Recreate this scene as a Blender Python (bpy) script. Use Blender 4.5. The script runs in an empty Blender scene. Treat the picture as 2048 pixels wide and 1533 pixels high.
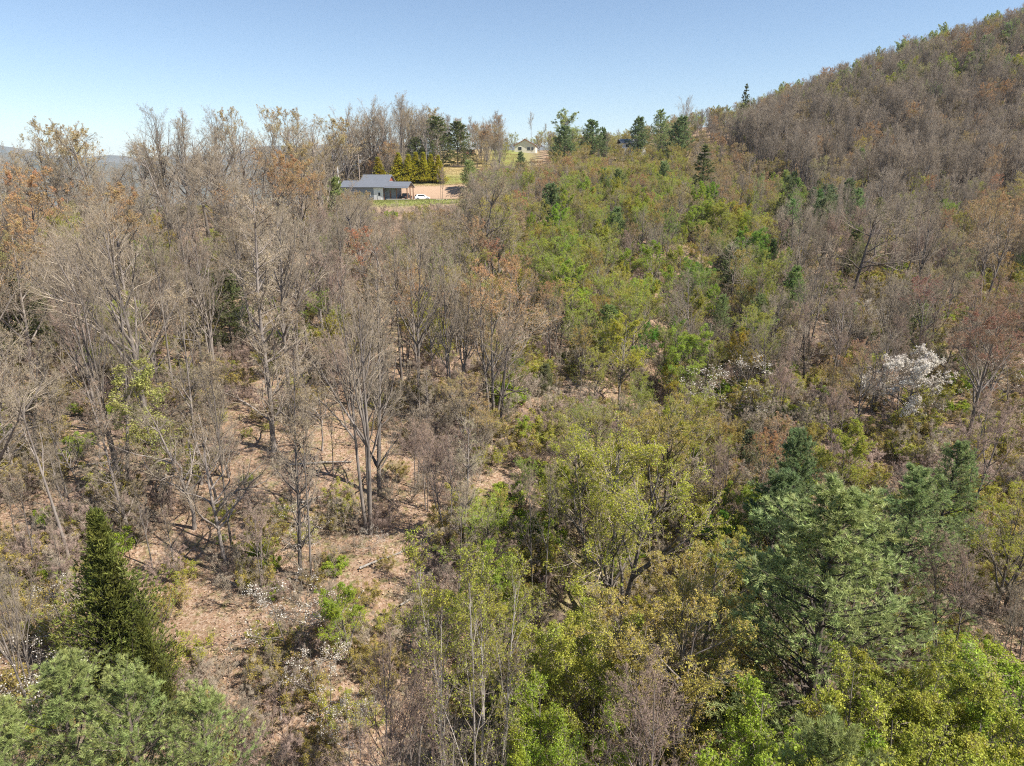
import bpy, math, random
import numpy as np
from math import radians, sin, cos, pi
from mathutils import Vector, Matrix
SC = bpy.context.scene
COL = SC.collection
RNG = np.random.default_rng(7)
random.seed(7)

# ------------------------------------------------------------------ camera
PITCH = radians(17.3)
cam_d = bpy.data.cameras.new('camera'); cam = bpy.data.objects.new('camera', cam_d); COL.objects.link(cam)
cam_d.sensor_width = 36; cam_d.lens = 24.0; cam_d.clip_start = 0.5; cam_d.clip_end = 40000
cam.location = (0, 0, 0); cam.rotation_euler = (pi/2 - PITCH, 0, 0)
SC.camera = cam

# ------------------------------------------------------------------ sky, sun, exposure
SUN_DIR = Vector((0.80, -0.30, 1.0)).normalized()
SUN_EL = math.asin(SUN_DIR.z); SUN_AZ = math.atan2(SUN_DIR.x, SUN_DIR.y)
w = bpy.data.worlds.new('World'); SC.world = w; w.use_nodes = True
nt = w.node_tree; nt.nodes.clear()
sky = nt.nodes.new('ShaderNodeTexSky'); sky.sky_type = 'NISHITA'; sky.sun_disc = False
sky.sun_elevation = SUN_EL; sky.sun_rotation = SUN_AZ; sky.altitude = 1500; sky.air_density = 1.0; sky.dust_density = 0.1; sky.ozone_density = 1.6
bg = nt.nodes.new('ShaderNodeBackground'); bg.inputs['Strength'].default_value = 0.082
wo = nt.nodes.new('ShaderNodeOutputWorld')
nt.links.new(sky.outputs[0], bg.inputs[0]); nt.links.new(bg.outputs[0], wo.inputs[0])
sl = bpy.data.lights.new('sun', 'SUN'); sl.energy = 4.9; sl.angle = radians(0.5); sl.color = (1.0, 0.945, 0.86)
so = bpy.data.objects.new('sun', sl); COL.objects.link(so)
so.rotation_euler = SUN_DIR.to_track_quat('Z', 'Y').to_euler(); so.location = (60, -20, 80)
SC.view_settings.view_transform = 'Standard'; SC.view_settings.look = 'None'
SC.view_settings.exposure = 0.90; SC.view_settings.gamma = 1.0; SC.view_settings.use_curve_mapping = False
SC.render.engine = 'CYCLES'
SC.cycles.max_bounces = 5; SC.cycles.diffuse_bounces = 2; SC.cycles.glossy_bounces = 1; SC.cycles.transmission_bounces = 2
SC.cycles.volume_bounces = 0; SC.cycles.transparent_max_bounces = 4
SC.cycles.caustics_reflective = False; SC.cycles.caustics_refractive = False
SC.cycles.use_denoising = False; SC.cycles.denoiser = 'OPENIMAGEDENOISE'; SC.cycles.denoising_input_passes = 'RGB_ALBEDO_NORMAL'; SC.cycles.denoising_prefilter = 'ACCURATE'
SC.cycles.sample_clamp_indirect = 4.0
SC.cycles.pixel_filter_type = 'BLACKMAN_HARRIS'; SC.cycles.filter_width = 1.1

# ------------------------------------------------------------------ materials
def mat_new(name):
    m = bpy.data.materials.new(name); m.use_nodes = True
    t = m.node_tree; t.nodes.clear()
    out = t.nodes.new('ShaderNodeOutputMaterial'); p = t.nodes.new('ShaderNodeBsdfPrincipled')
    t.links.new(p.outputs[0], out.inputs[0])
    return m, t, p, out

def nd(t, typ, **kw):
    n = t.nodes.new(typ)
    for k, v in kw.items(): setattr(n, k, v)
    return n

def noise(t, vec, scale, detail=4, rough=0.6):
    n = t.nodes.new('ShaderNodeTexNoise'); n.inputs['Scale'].default_value = scale
    n.inputs['Detail'].default_value = detail; n.inputs['Roughness'].default_value = rough
    if vec is not None: t.links.new(vec, n.inputs['Vector'])
    return n.outputs['Fac']

def ramp(t, fac, stops):
    r = t.nodes.new('ShaderNodeValToRGB')
    while len(r.color_ramp.elements) > 1: r.color_ramp.elements.remove(r.color_ramp.elements[-1])
    r.color_ramp.elements[0].position = stops[0][0]; r.color_ramp.elements[0].color = (*stops[0][1], 1)
    for p, c in stops[1:]:
        e = r.color_ramp.elements.new(p); e.color = (*c, 1)
    t.links.new(fac, r.inputs[0]); return r.outputs[0]

def mixc(t, fac, a, b, blend='MIX'):
    m = t.nodes.new('ShaderNodeMix'); m.data_type = 'RGBA'; m.blend_type = blend
    for s, v in ((m.inputs[0], fac), (m.inputs[6], a), (m.inputs[7], b)):
        if isinstance(v, bpy.types.NodeSocket): t.links.new(v, s)
        elif isinstance(v, tuple): s.default_value = (*v, 1)
        else: s.default_value = v
    return m.outputs[2]

def bark_mat(name, c_lo, c_hi, scale=3.0):
    m, t, p, out = mat_new(name)
    tc = nd(t, 'ShaderNodeTexCoord'); mp = nd(t, 'ShaderNodeMapping'); mp.inputs['Scale'].default_value = (1, 1, 0.35)
    t.links.new(tc.outputs['Object'], mp.inputs[0])
    c = ramp(t, noise(t, mp.outputs[0], scale, 5, 0.7), [(0.3, c_lo), (0.7, c_hi)])
    oi = nd(t, 'ShaderNodeObjectInfo')
    v = nd(t, 'ShaderNodeMapRange'); v.inputs[3].default_value = 0.72; v.inputs[4].default_value = 1.25
    t.links.new(oi.outputs['Random'], v.inputs[0])
    c = mixc(t, 1.0, c, v.outputs[0], 'MULTIPLY')
    t.links.new(c, p.inputs['Base Color']); p.inputs['Roughness'].default_value = 0.9
    p.inputs['Specular IOR Level'].default_value = 0.2
    return m

def leaf_mat(name, trans=0.4, rough=0.6, vr=(0.6, 1.35), fixed=None, spec=0.25):
    """Colour comes from the object's own colour; the face attribute v gives each leaf its own shade."""
    m, t, p, out = mat_new(name)
    oi = nd(t, 'ShaderNodeObjectInfo'); at = nd(t, 'ShaderNodeAttribute', attribute_name='v')
    v = nd(t, 'ShaderNodeMapRange'); v.inputs[3].default_value = vr[0]; v.inputs[4].default_value = vr[1]
    t.links.new(at.outputs['Fac'], v.inputs[0])
    hs = nd(t, 'ShaderNodeHueSaturation')
    if fixed: hs.inputs['Color'].default_value = (*fixed, 1)
    else: t.links.new(oi.outputs['Color'], hs.inputs['Color'])
    t.links.new(v.outputs[0], hs.inputs['Value'])
    hm = nd(t, 'ShaderNodeMapRange'); hm.inputs[3].default_value = 0.475; hm.inputs[4].default_value = 0.525
    tc = nd(t, 'ShaderNodeTexCoord')
    t.links.new(noise(t, tc.outputs['Object'], 0.9, 3), hm.inputs[0]); hm.inputs[1].default_value = 0.3; hm.inputs[2].default_value = 0.7
    t.links.new(hm.outputs[0], hs.inputs['Hue'])
    t.links.new(hs.outputs[0], p.inputs['Base Color']); p.inputs['Roughness'].default_value = rough
    p.inputs['Specular IOR Level'].default_value = spec
    tr = nd(t, 'ShaderNodeBsdfTranslucent'); t.links.new(hs.outputs[0], tr.inputs[0])
    mx = nd(t, 'ShaderNodeMixShader'); mx.inputs[0].default_value = trans
    t.links.new(p.outputs[0], mx.inputs[1]); t.links.new(tr.outputs[0], mx.inputs[2]); t.links.new(mx.outputs[0], out.inputs[0])
    return m

def plain(name, c, rough=0.7, metal=0.0, var=0.15, scale=2.0, spec=0.4):
    m, t, p, out = mat_new(name)
    tc = nd(t, 'ShaderNodeTexCoord'); f = noise(t, tc.outputs['Object'], scale, 5, 0.7)
    lo = tuple(x*(1-var) for x in c); hi = tuple(min(1, x*(1+var)) for x in c)
    t.links.new(ramp(t, f, [(0.3, lo), (0.7, hi)]), p.inputs['Base Color'])
    p.inputs['Roughness'].default_value = rough; p.inputs['Metallic'].default_value = metal
    p.inputs['Specular IOR Level'].default_value = spec
    return m

M = {}
M['bark'] = bark_mat('grey_bark', (0.085, 0.07, 0.06), (0.33, 0.285, 0.25))
M['bark_pale'] = bark_mat('pale_bark', (0.24, 0.21, 0.18), (0.50, 0.46, 0.41))
M['bark_dark'] = bark_mat('dark_bark', (0.07, 0.055, 0.045), (0.17, 0.14, 0.12))
M['twig'] = bark_mat('grey_brown_twig', (0.17, 0.138, 0.10), (0.45, 0.375, 0.285), 1.2)
M['twig_red'] = bark_mat('reddish_twig', (0.22, 0.155, 0.125), (0.42, 0.315, 0.26), 1.5)
M['leaf'] = leaf_mat('young_leaf', 0.42)
M['bud'] = leaf_mat('leaf_bud', 0.25, 0.7)
M['needle'] = leaf_mat('pine_needle', 0.35, 0.5, (0.45, 1.5), spec=0.35)
M['flower'] = leaf_mat('white_bract', 0.3, 0.6, (0.8, 1.1))

def sm(a, b, x):
    t = np.clip((x-a)/(b-a), 0, 1); return t*t*(3-2*t)

# ------------------------------------------------------------------ the lie of the land
def _lerp(x, xs, ys): return np.interp(x, xs, ys)
HX, HY, HZ = -34.3, 187.5, -7.6          # house pad
def vnoise(x, y, f, s):
    return (np.sin(x*f*1.0+s*1.7+1.3*np.sin(y*f*0.8+s)) * np.cos(y*f*1.1-s*2.3+1.1*np.sin(x*f*0.7-s)))
def height(x, y):
    x = np.asarray(x, float); y = np.asarray(y, float)
    base = _lerp(y, [-6000, -200, 0, 27, 42, 53, 75, 100, 130, 160, 190, 230, 270, 310, 360, 450, 700, 1500, 12000],
                    [-140, -75, -34, -28.2, -24.6, -22.2, -18.8, -15, -10.8, -8.6, -6.3, -1.5, 3.2, 7.6, 9.5, 0, -60, -120, -160])
    # the crest on the left falls away behind the front wood
    left = sm(-28, -75, x) * sm(140, 230, y)
    base = base - left*(22 + 0.12*np.clip(y-230, 0, 300))
    base = base + sm(-40, -90, x)*sm(60, 120, y)*1.5
    # wooded hill on the right
    foot = 165 + 0.05*(x-90)
    rise = np.clip(x-46, 0, 420)
    hgt = 0.345*rise*(1-0.0002*rise)
    base = base + hgt*sm(foot-6, foot+118, y)*(1-0.5*sm(520, 1500, y)) - sm(60, 120, x)*sm(210, 300, y)*9
    base = base + sm(60, 400, x)*sm(160, 0, y)*10*0.5
    # shallow gully running uphill in the middle
    gx = -2 + 0.42*(y-20)
    base = base - 2.6*np.exp(-((x-gx)/7.0)**2)*sm(10, 30, y)*sm(170, 110, y)
    base = base + 0.55*vnoise(x, y, 0.09, 1.0) + 0.3*vnoise(x, y, 0.23, 2.0) + 0.10*vnoise(x, y, 0.7, 3.0)
    # house pad with a cut bank behind
    m = sm(34, 22, np.abs(x-(HX+6)))*sm(181, 185.5, y)*sm(209, 203, y)
    base = base*(1-m) + HZ*m
    return base

def ray(u, v):
    X = (u-1024)/1365.33; Y = -(v-766.5)/1365.33
    return X, Y*sin(PITCH)+cos(PITCH), Y*cos(PITCH)-sin(PITCH)
def at(u, v, y):
    X, dy, dz = ray(u, v); k = y/dy; return X*k, y, dz*k
def proj(x, y, z):
    d = y*cos(PITCH)-z*sin(PITCH); yy = y*sin(PITCH)+z*cos(PITCH)
    return 1024+1365.33*x/d, 766.5-1365.33*yy/d
def ground_hit(u, v):
    X, dy, dz = ray(u, v)
    for k in np.arange(14, 600, 0.25):
        if dz*k <= height(X*k, dy*k): return X*k, dy*k, float(height(X*k, dy*k))
    return None

# ------------------------------------------------------------------ mesh helpers
class MB:
    """Collects geometry as numpy arrays and makes one mesh of it."""
    def __init__(s): s.V = []; s.Q = []; s.T = []; s.n = 0
    def add(s, v, q=None, t=None, mat=0, qv=None, tv=None):
        if q is not None and len(q): s.Q.append((q+s.n, mat, qv))
        if t is not None and len(t): s.T.append((t+s.n, mat, tv))
        s.V.append(v); s.n += len(v)
    def tris(s): return sum(2*len(a[0]) for a in s.Q)+sum(len(a[0]) for a in s.T)
    def mesh(s, name, mats, smooth=(0,)):
        V = np.concatenate(s.V).astype(np.float32)
        li = []; lt = []; mi = []; vv = []
        for q, m, a in s.Q:
            li.append(q.ravel()); lt.append(np.full(len(q), 4)); mi.append(np.full(len(q), m))
            vv.append(a if a is not None else np.full(len(q), 0.5))
        for q, m, a in s.T:
            li.append(q.ravel()); lt.append(np.full(len(q), 3)); mi.append(np.full(len(q), m))
            vv.append(a if a is not None else np.full(len(q), 0.5))
        li = np.concatenate(li).astype(np.int32); lt = np.concatenate(lt).astype(np.int32); mi = np.concatenate(mi).astype(np.int32)
        vv = np.concatenate(vv).astype(np.float32)
        me = bpy.data.meshes.new(name)
        me.vertices.add(len(V)); me.vertices.foreach_set('co', V.ravel())
        me.loops.add(len(li)); me.loops.foreach_set('vertex_index', li)
        me.polygons.add(len(lt)); ls = np.concatenate([[0], np.cumsum(lt)[:-1]]).astype(np.int32)
        me.polygons.foreach_set('loop_start', ls); me.polygons.foreach_set('loop_total', lt)
        me.polygons.foreach_set('material_index', mi)
        me.polygons.foreach_set('use_smooth', np.isin(mi, smooth))
        at_ = me.attributes.new('v', 'FLOAT', 'FACE'); at_.data.foreach_set('value', vv)
        for m in mats: me.materials.append(m)
        me.update(calc_edges=True); return me

def frames(T):
    ref = np.where(np.abs(T[..., 2:3]) > 0.9, np.array([1., 0, 0]), np.array([0., 0, 1]))
    N = np.cross(T, ref); N /= np.linalg.norm(N, axis=-1, keepdims=True)+1e-9
    return N, np.cross(T, N)

def tubes(mb, P, R, k, mat=0):
    n, m, _ = P.shape
    T = np.gradient(P, axis=1); T /= np.linalg.norm(T, axis=-1, keepdims=True)+1e-9
    N, B = frames(T)
    a = np.arange(k)/k*2*pi
    V = P[:, :, None]+R[:, :, None, None]*(np.cos(a)[None, None, :, None]*N[:, :, None]+np.sin(a)[None, None, :, None]*B[:, :, None])
    idx = np.arange(n*m*k).reshape(n, m, k); nx = np.roll(idx, -1, axis=2)
    q = np.stack([idx[:, :-1], nx[:, :-1], nx[:, 1:], idx[:, 1:]], -1).reshape(-1, 4)
    mb.add(V.reshape(-1, 3), q=q, mat=mat)

def cones(mb, A, B, r, mat=0):
    """thin three-sided twigs from A to a point at B"""
    n = len(A); D = B-A; L = np.linalg.norm(D, axis=1, keepdims=True)+1e-9; T = D/L
    N, Bn = frames(T); r = np.broadcast_to(np.asarray(r, float), (n,))[:, None]
    ring = [A+r*(math.cos(x)*N+math.sin(x)*Bn) for x in (0, 2.094, 4.189)]
    V = np.stack(ring+[B], 1).reshape(-1, 3); i = np.arange(n)*4
    t = np.concatenate([np.stack([i, i+1, i+3], 1), np.stack([i+1, i+2, i+3], 1), np.stack([i+2, i, i+3], 1)])
    mb.add(V, t=t, mat=mat)

def leaves(mb, rng, C, s, mat, asp=0.6, flat=0.0, v=None):
    n = len(C)
    a = rng.normal(size=(n, 3)); b = rng.normal(size=(n, 3))
    if flat > 0: a[:, 2] *= (1-flat); b[:, 2] *= (1-flat)
    a /= np.linalg.norm(a, axis=1, keepdims=True); b -= a*np.sum(a*b, 1, keepdims=True); b /= np.linalg.norm(b, axis=1, keepdims=True)+1e-9
    s = np.broadcast_to(np.asarray(s, float), (n,))[:, None]*rng.uniform(0.6, 1.3, (n, 1))
    V = np.stack([C-a*s*.5, C+b*s*.5*asp, C+a*s*.5, C-b*s*.5*asp], 1).reshape(-1, 3)
    i = np.arange(n)*4; q = np.stack([i, i+1, i+2, i+3], 1)
    mb.add(V, q=q, mat=mat, qv=rng.uniform(0, 1, n) if v is None else v)

def needles(mb, rng, C, D, L, wd, per, spread, mat, v=None):
    n = len(C); C = np.repeat(C, per, 0); D = np.repeat(D, per, 0)
    d = D+rng.normal(size=D.shape)*spread; d /= np.linalg.norm(d, axis=1, keepdims=True)+1e-9
    N, B = frames(d); ph = rng.uniform(0, 2*pi, (len(d), 1)); side = np.cos(ph)*N+np.sin(ph)*B
    l = L*rng.uniform(0.6, 1.2, (len(d), 1))
    V = np.stack([C-side*wd*.5, C+side*wd*.5, C+d*l], 1).reshape(-1, 3)
    i = np.arange(len(d))*3
    vv = np.repeat(rng.uniform(0, 1, n) if v is None else v, per)
    mb.add(V, t=np.stack([i, i+1, i+2], 1), mat=mat, tv=np.clip(vv+rng.normal(size=len(d))*.12, 0, 1))

def nrm(v): return v/(np.linalg.norm(v, axis=-1, keepdims=True)+1e-9)

def grow(rng, P, R, L, n_child, t0, t1, len_fn, ang, segs, wob, up, rk, tp=0.8, tpow=1.0):
    """children of every parent branch; returns P, R, L, parent index, t"""
    N, Mm, _ = P.shape
    n_child = np.broadcast_to(n_child, (N,)).astype(int)
    pi_ = np.repeat(np.arange(N), n_child); n = len(pi_)
    t = t0+(t1-t0)*rng.uniform(0, 1, n)**tpow
    f = t*(Mm-1); i0 = np.minimum(f.astype(int), Mm-2); fr = (f-i0)[:, None]
    A = P[pi_, i0]; Bp = P[pi_, i0+1]; S = A*(1-fr)+Bp*fr
    T = nrm(Bp-A); r = R[pi_, i0]*(1-fr[:, 0])+R[pi_, i0+1]*fr[:, 0]
    Nn, Bn = frames(T); ph = rng.uniform(0, 2*pi, (n, 1))
    a = np.radians(rng.uniform(ang[0], ang[1], (n, 1)))
    d = np.cos(a)*T+np.sin(a)*(np.cos(ph)*Nn+np.sin(ph)*Bn)
    l = L[pi_]*len_fn(t)*rng.uniform(0.7, 1.25, n)
    out = np.zeros((n, segs+1, 3)); out[:, 0] = S
    for k in range(segs):
        d = nrm(d+wob*rng.normal(size=(n, 3))+np.array([0, 0, up]))
        out[:, k+1] = out[:, k]+d*(l/segs)[:, None]
    r0 = np.minimum(r*0.8, rk*l)
    RR = r0[:, None]*(1-tp*np.linspace(0, 1, segs+1))[None]
    return out, RR, l, pi_, t

def trunk_path(rng, H, r, m, lean=0.03, wob=0.02, n=1, spread=0.0, base=0.0):
    P = np.zeros((n, m+1, 3)); R = np.zeros((n, m+1))
    for j in range(n):
        a = 2*pi*j/n+rng.uniform(0, 1); d = np.array([cos(a)*spread+rng.normal()*lean, sin(a)*spread+rng.normal()*lean, 1.]); d /= np.linalg.norm(d)
        p = np.array([cos(a)*base, sin(a)*base, -0.4]); P[j, 0] = p
        h = H*(rng.uniform(0.82, 1.0) if n > 1 else 1.0)
        for k in range(m):
            d = nrm(d+wob*rng.normal(size=3)*np.array([1, 1, .2])+np.array([0, 0, 0.02 if n == 1 else 0.05]))
            P[j, k+1] = P[j, k]+d*(h+0.4)/m
        tt = np.linspace(0, 1, m+1); R[j] = r*(1-0.86*tt**0.9); R[j, 0] *= 1.35
        if n > 1: R[j] *= rng.uniform(0.6, 1)
    return P, R

PROTO = {}
def proto(name, tm, cm, H, W):
    PROTO[name] = dict(t=tm, c=cm, H=H, W=W)

def hardwood(name, seed, H=20, r=0.24, stems=1, spread=0.0, limbs=17, t0=0.3, lang=(22, 48), lf=0.42, lup=0.07, br=9, brl=0.42, bang=(25, 50),
             tw=8, twl=0.38, tl=5, tll=0.42, bark='bark', twig='twig', leaf=None, leaf_n=0, leaf_s=0.07, leaf_top=0.0, asp=0.6, twr=0.0055, flat=0.0, lw=0.10, wobT=0.02, base=0.25, lpow=0.9):
    rng = np.random.default_rng(seed); mb = MB(); cb = MB()
    P0, R0 = trunk_path(rng, H, r, 12, n=stems, spread=spread, wob=wobT, base=base if stems > 1 else 0)
    L0 = np.full(stems, float(H))
    tubes(mb, P0, R0, 8)
    n1 = np.full(stems, max(3, int(limbs/stems**0.6)))
    fn = lambda t: lf*(1.12-0.78*((t-t0)/(1-t0)))
    P1, R1, L1, _, _ = grow(rng, P0, R0, L0, n1, t0, 0.97, fn, lang, 6, lw, lup, 0.021, 0.85, lpow)
    tubes(mb, P1, R1, 5)
    P2, R2, L2, _, _ = grow(rng, P1, R1, L1, br, 0.18, 0.98, lambda t: brl*(1.15-0.7*t), bang, 4, 0.12, 0.06, 0.014, 0.8, 0.85)
    tubes(cb, P2, R2, 4)
    P2b = np.concatenate([P2, P1[:, 2:][:, :5]]) if P1.shape[1] >= 7 else P2
    R2b = np.concatenate([R2, R1[:, 2:][:, :5]]); L2b = np.concatenate([L2, L1*0.4])
    P3, R3, L3, _, _ = grow(rng, P2b, R2b, L2b, tw, 0.1, 1.0, lambda t: twl*(1.2-0.6*t), (20, 55), 2, 0.16, 0.06, 0.011, 0.6, 0.8)
    R3 = np.maximum(R3, twr*1.15); tubes(cb, P3, R3, 3)
    P4, R4, L4, _, _ = grow(rng, P3, R3, L3, tl, 0.15, 1.0, lambda t: tll+0*t, (20, 55), 1, 0.15, 0.07, 0.01, 0.6, 0.8)
    L4c = np.maximum(L4, 0.14)
    A = P4[:, 0]; B = A+nrm(P4[:, 1]-A)*L4c[:, None]
    cones(cb, A, B, twr)
    if leaf:
        n = leaf_n
        if leaf_top > 0:
            z = B[:, 2]; rad = np.hypot(B[:, 0], B[:, 1]); e = z/H+0.35*rad/(H*0.25)
            pr = 1/(1+np.exp(-(e-np.quantile(e, leaf_top))*9)); pr /= pr.sum()
            ii = rng.choice(len(B), n, p=pr)
        else: ii = rng.integers(0, len(B), n)
        f = rng.uniform(0.45, 1.05, (n, 1)); C = A[ii]*(1-f)+B[ii]*f+rng.normal(size=(n, 3))*0.035
        leaves(cb, rng, C, leaf_s, 1, asp, flat)
    mats = [M[twig], M[leaf] if leaf else M['bud']]
    W = np.percentile(np.hypot(B[:, 0], B[:, 1]), 95)*2
    Ht = np.percentile(B[:, 2], 99.5)
    proto(name, mb.mesh(name+'_trunk', [M[bark]]), cb.mesh(name+'_crown', mats), Ht, W)
    PROTO[name]['tris'] = mb.tris()+cb.tris()

def pine(name, seed, H=14, r=0.17, Wd=3.6, whorls=24, per=6, side=8, tufts=4, t0=0.06, nl=0.17, nper=7, wd=0.02, bang=(58, 82), up=0.05, shape=0.8, mat='needle', spread=0.42, tipc=0.0, droop=0.0):
    rng = np.random.default_rng(seed); mb = MB(); cb = MB()
    P0, R0 = trunk_path(rng, H, r, 12, wob=0.008, lean=0.015); tubes(mb, P0, R0, 7)
    S = []; D = []; LL = []
    for k in range(whorls):
        t = t0+(1-t0)*(k+rng.uniform(0, .5))/whorls
        z = t*H
        for j in range(per+(rng.random() < .5)):
            a = rng.uniform(0, 2*pi); th = np.radians(rng.uniform(*bang)*(1-0.22*t))
            l = Wd*((1-t)**shape*0.95+0.06)*rng.uniform(0.72, 1.15)*min(1, 0.62+(t-t0)*3.4)
            i = min(11, int(t*12)); p = P0[0, i]+(P0[0, i+1]-P0[0, i])*(t*12-i) if i < 12 else P0[0, 12]
            S.append(p); D.append([cos(a)*sin(th), sin(a)*sin(th), cos(th)]); LL.append(l)
    S = np.array(S); D = np.array(D); LL = np.array(LL); n = len(S); seg = 5
    P1 = np.zeros((n, seg+1, 3)); P1[:, 0] = S; d = D.copy()
    for k in range(seg):
        d = nrm(d+0.07*rng.normal(size=d.shape)+np.array([0, 0, up-droop])); P1[:, k+1] = P1[:, k]+d*(LL/seg)[:, None]
    R1 = (0.012*LL+0.006)[:, None]*(1-.8*np.linspace(0, 1, seg+1))[None]
    tubes(cb, P1, R1, 4)
    P2, R2, L2, pi2, t2 = grow(rng, P1, R1, LL, side, 0.2, 1.0, lambda t: 0.34*(1.2-0.75*t), (26, 56), 2, 0.12, 0.09, 0.01, 0.6)
    # branchlets lie roughly in the branch's plane
    P2[:, :, 2] = P2[:, :1, 2]+(P2[:, :, 2]-P2[:, :1, 2])*0.55
    cones(cb, P2[:, 0], P2[:, 2], 0.007)
    f = rng.uniform(0.25, 1.0, (len(P2), tufts))
    f[:, 0] = 1.0
    C = (P2[:, :1]*(1-f[..., None])+P2[:, 2:3]*f[..., None]).reshape(-1, 3)+rng.normal(size=(len(P2)*tufts, 3))*0.03
    Dn = np.repeat(nrm(P2[:, 2]-P2[:, 0]), tufts, 0)+np.array([0, 0, 0.35])
    v = np.clip(rng.normal(0.42, 0.2, len(C))+tipc*(f.ravel() > 0.9), 0, 1)
    needles(cb, rng, C, nrm(Dn), nl, wd, nper, spread, 1, v)
    # needles clothing the upper stem
    tt_ = rng.uniform(0.55, 1.0, 170)**0.8; ii_ = np.minimum((tt_*12).astype(int), 11); Ct = P0[0, ii_]+(P0[0, ii_+1]-P0[0, ii_])*((tt_*12-ii_)[:, None])
    az = rng.uniform(0, 2*pi, 170); Dt = np.stack([np.cos(az), np.sin(az), np.full(170, .8)], 1); needles(cb, rng, Ct+Dt*0.08, nrm(Dt), nl*1.3, wd, nper*2, spread, 1)
    # branch ends and leaders
    E = P1[:, -1]; needles(cb, rng, np.concatenate([E, P0[0, -3:]]), np.concatenate([nrm(P1[:, -1]-P1[:, -2]), np.tile([[0, 0, 1.]], (3, 1))]), nl*1.3, wd, nper*2, spread, 1)
    proto(name, mb.mesh(name+'_trunk', [M['bark_dark']]), cb.mesh(name+'_crown', [M['bark_dark'], M[mat]]), H, Wd*2)
    PROTO[name]['tris'] = mb.tris()+cb.tris()

def sprays(name, seed, H=8, Wd=1.9, n=900, shape=0.75, leafs=14, ls=0.10, tip=0.0, full=0.35, bark='bark_dark', r=0.11, lumpy=1.0):
    """dense cedar or arborvitae: upswept sprays of scale foliage over a solid cone of branchlets"""
    rng = np.random.default_rng(seed); mb = MB(); cb = MB()
    P0, R0 = trunk_path(rng, H*0.98, r, 10, wob=0.008, lean=0.01); tubes(mb, P0, R0, 7)
    t = 0.02+0.98*rng.uniform(0, 1, n)**1.35; a = rng.uniform(0, 2*pi, n)
    lump = 1+lumpy*(0.30*np.sin(a*2+t*9+seed)+0.24*np.sin(a*3-t*17)+0.2*np.sin(a*7-t*31))
    prof = Wd*(np.clip(1-t, 0, 1)**shape)*np.clip(0.62+t*2.4, 0, 1)*lump
    i = np.minimum((t*10).astype(int), 9); S = P0[0, i]+(P0[0, i+1]-P0[0, i])*((t*10-i)[:, None])
    th = np.radians(rng.uniform(48, 74, n)*(1-.3*t)); D = np.stack([np.cos(a)*np.sin(th), np.sin(a)*np.sin(th), np.cos(th)], 1)
    L = prof*rng.uniform(full+0.3, 1.12, n)+0.12
    S[:, 2] -= L*np.cos(th)*0.7; S[:, 2] = np.maximum(S[:, 2], 0.05)
    P1 = np.zeros((n, 5, 3)); P1[:, 0] = S; d = D
    for k in range(4):
        d = nrm(d+0.1*rng.normal(size=d.shape)+np.array([0, 0, .10])); P1[:, k+1] = P1[:, k]+d*(L/4)[:, None]
    tubes(cb, P1, (0.006+0.006*L)[:, None]*(1-.7*np.linspace(0, 1, 5))[None], 3)
    f = rng.uniform(0.3, 1.08, (n, leafs)); g = np.clip(f, 0, .999)*4; k = g.astype(int); fr = (g-k)[..., None]
    ar = np.arange(n)[:, None]; C = P1[ar, k]*(1-fr)+P1[ar, k+1]*fr
    C = C+rng.normal(size=C.shape)*np.array([.11, .11, .09])*(1.25-f[..., None]*0.6)
    Dr = nrm(np.repeat((P1[:, 4]-P1[:, 3])[:, None], leafs, 1)+rng.normal(size=C.shape)*0.004)
    v = np.clip(0.30+0.22*rng.normal(size=f.shape)+tip*(f > 0.82)+0.0*t[:, None], 0, 1)
    needles(cb, rng, C.reshape(-1, 3), Dr.reshape(-1, 3)+np.array([0, 0, .2]), ls*1.5, ls*0.5, 3, 0.45, 1, v.ravel())
    proto(name, mb.mesh(name+'_trunk', [M[bark]]), cb.mesh(name+'_crown', [M['bark_dark'], M['needle']]), H, Wd*2)
    PROTO[name]['tris'] = mb.tris()+cb.tris()

# bare hardwoods
hardwood('spread', 11, H=18.5, r=0.27, limbs=17, t0=0.34, lang=(22, 46), lf=0.50, br=10, tw=8, tl=4, leaf='bud', leaf_n=3500, leaf_s=0.05, leaf_top=0.4)
hardwood('tall', 12, H=20, r=0.22, limbs=18, t0=0.42, lang=(18, 38), lf=0.34, lup=0.10, br=9, tw=8, tl=4, leaf='bud', leaf_n=3200, leaf_s=0.05, leaf_top=0.4)
hardwood('forked', 13, H=17, r=0.22, stems=3, spread=0.13, limbs=20, t0=0.36, lang=(20, 44), lf=0.40, br=8, tw=7, tl=4, leaf='bud', leaf_n=3500, leaf_s=0.05, leaf_top=0.4)
hardwood('gnarled', 14, H=14, r=0.26, limbs=13, t0=0.28, lang=(38, 72), lf=0.62, lup=0.05, br=11, tw=7, tl=4, lw=0.2, bark='bark_dark')
hardwood('slim', 15, H=12, r=0.10, limbs=12, t0=0.42, lang=(18, 42), lf=0.28, lup=0.08, br=7, tw=7, tl=4, twr=0.005, leaf='bud', leaf_n=1500, leaf_s=0.05, leaf_top=0.4)
hardwood('fine', 16, H=12, r=0.14, stems=2, spread=0.1, limbs=20, t0=0.24, lang=(20, 48), lf=0.42, lup=0.08, br=9, tw=8, tl=5, twig='twig_red', bark='bark', twr=0.0055, leaf='bud', leaf_n=4000, leaf_s=0.05, leaf_top=0.4)
hardwood('twiggy', 17, H=15, r=0.15, limbs=52, t0=0.12, lang=(30, 62), lf=0.19, lup=0.10, br=7, tw=6, tl=3, lw=0.14, lpow=0.8, leaf='bud', leaf_n=4000, leaf_s=0.05, leaf_top=0.4)
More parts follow.
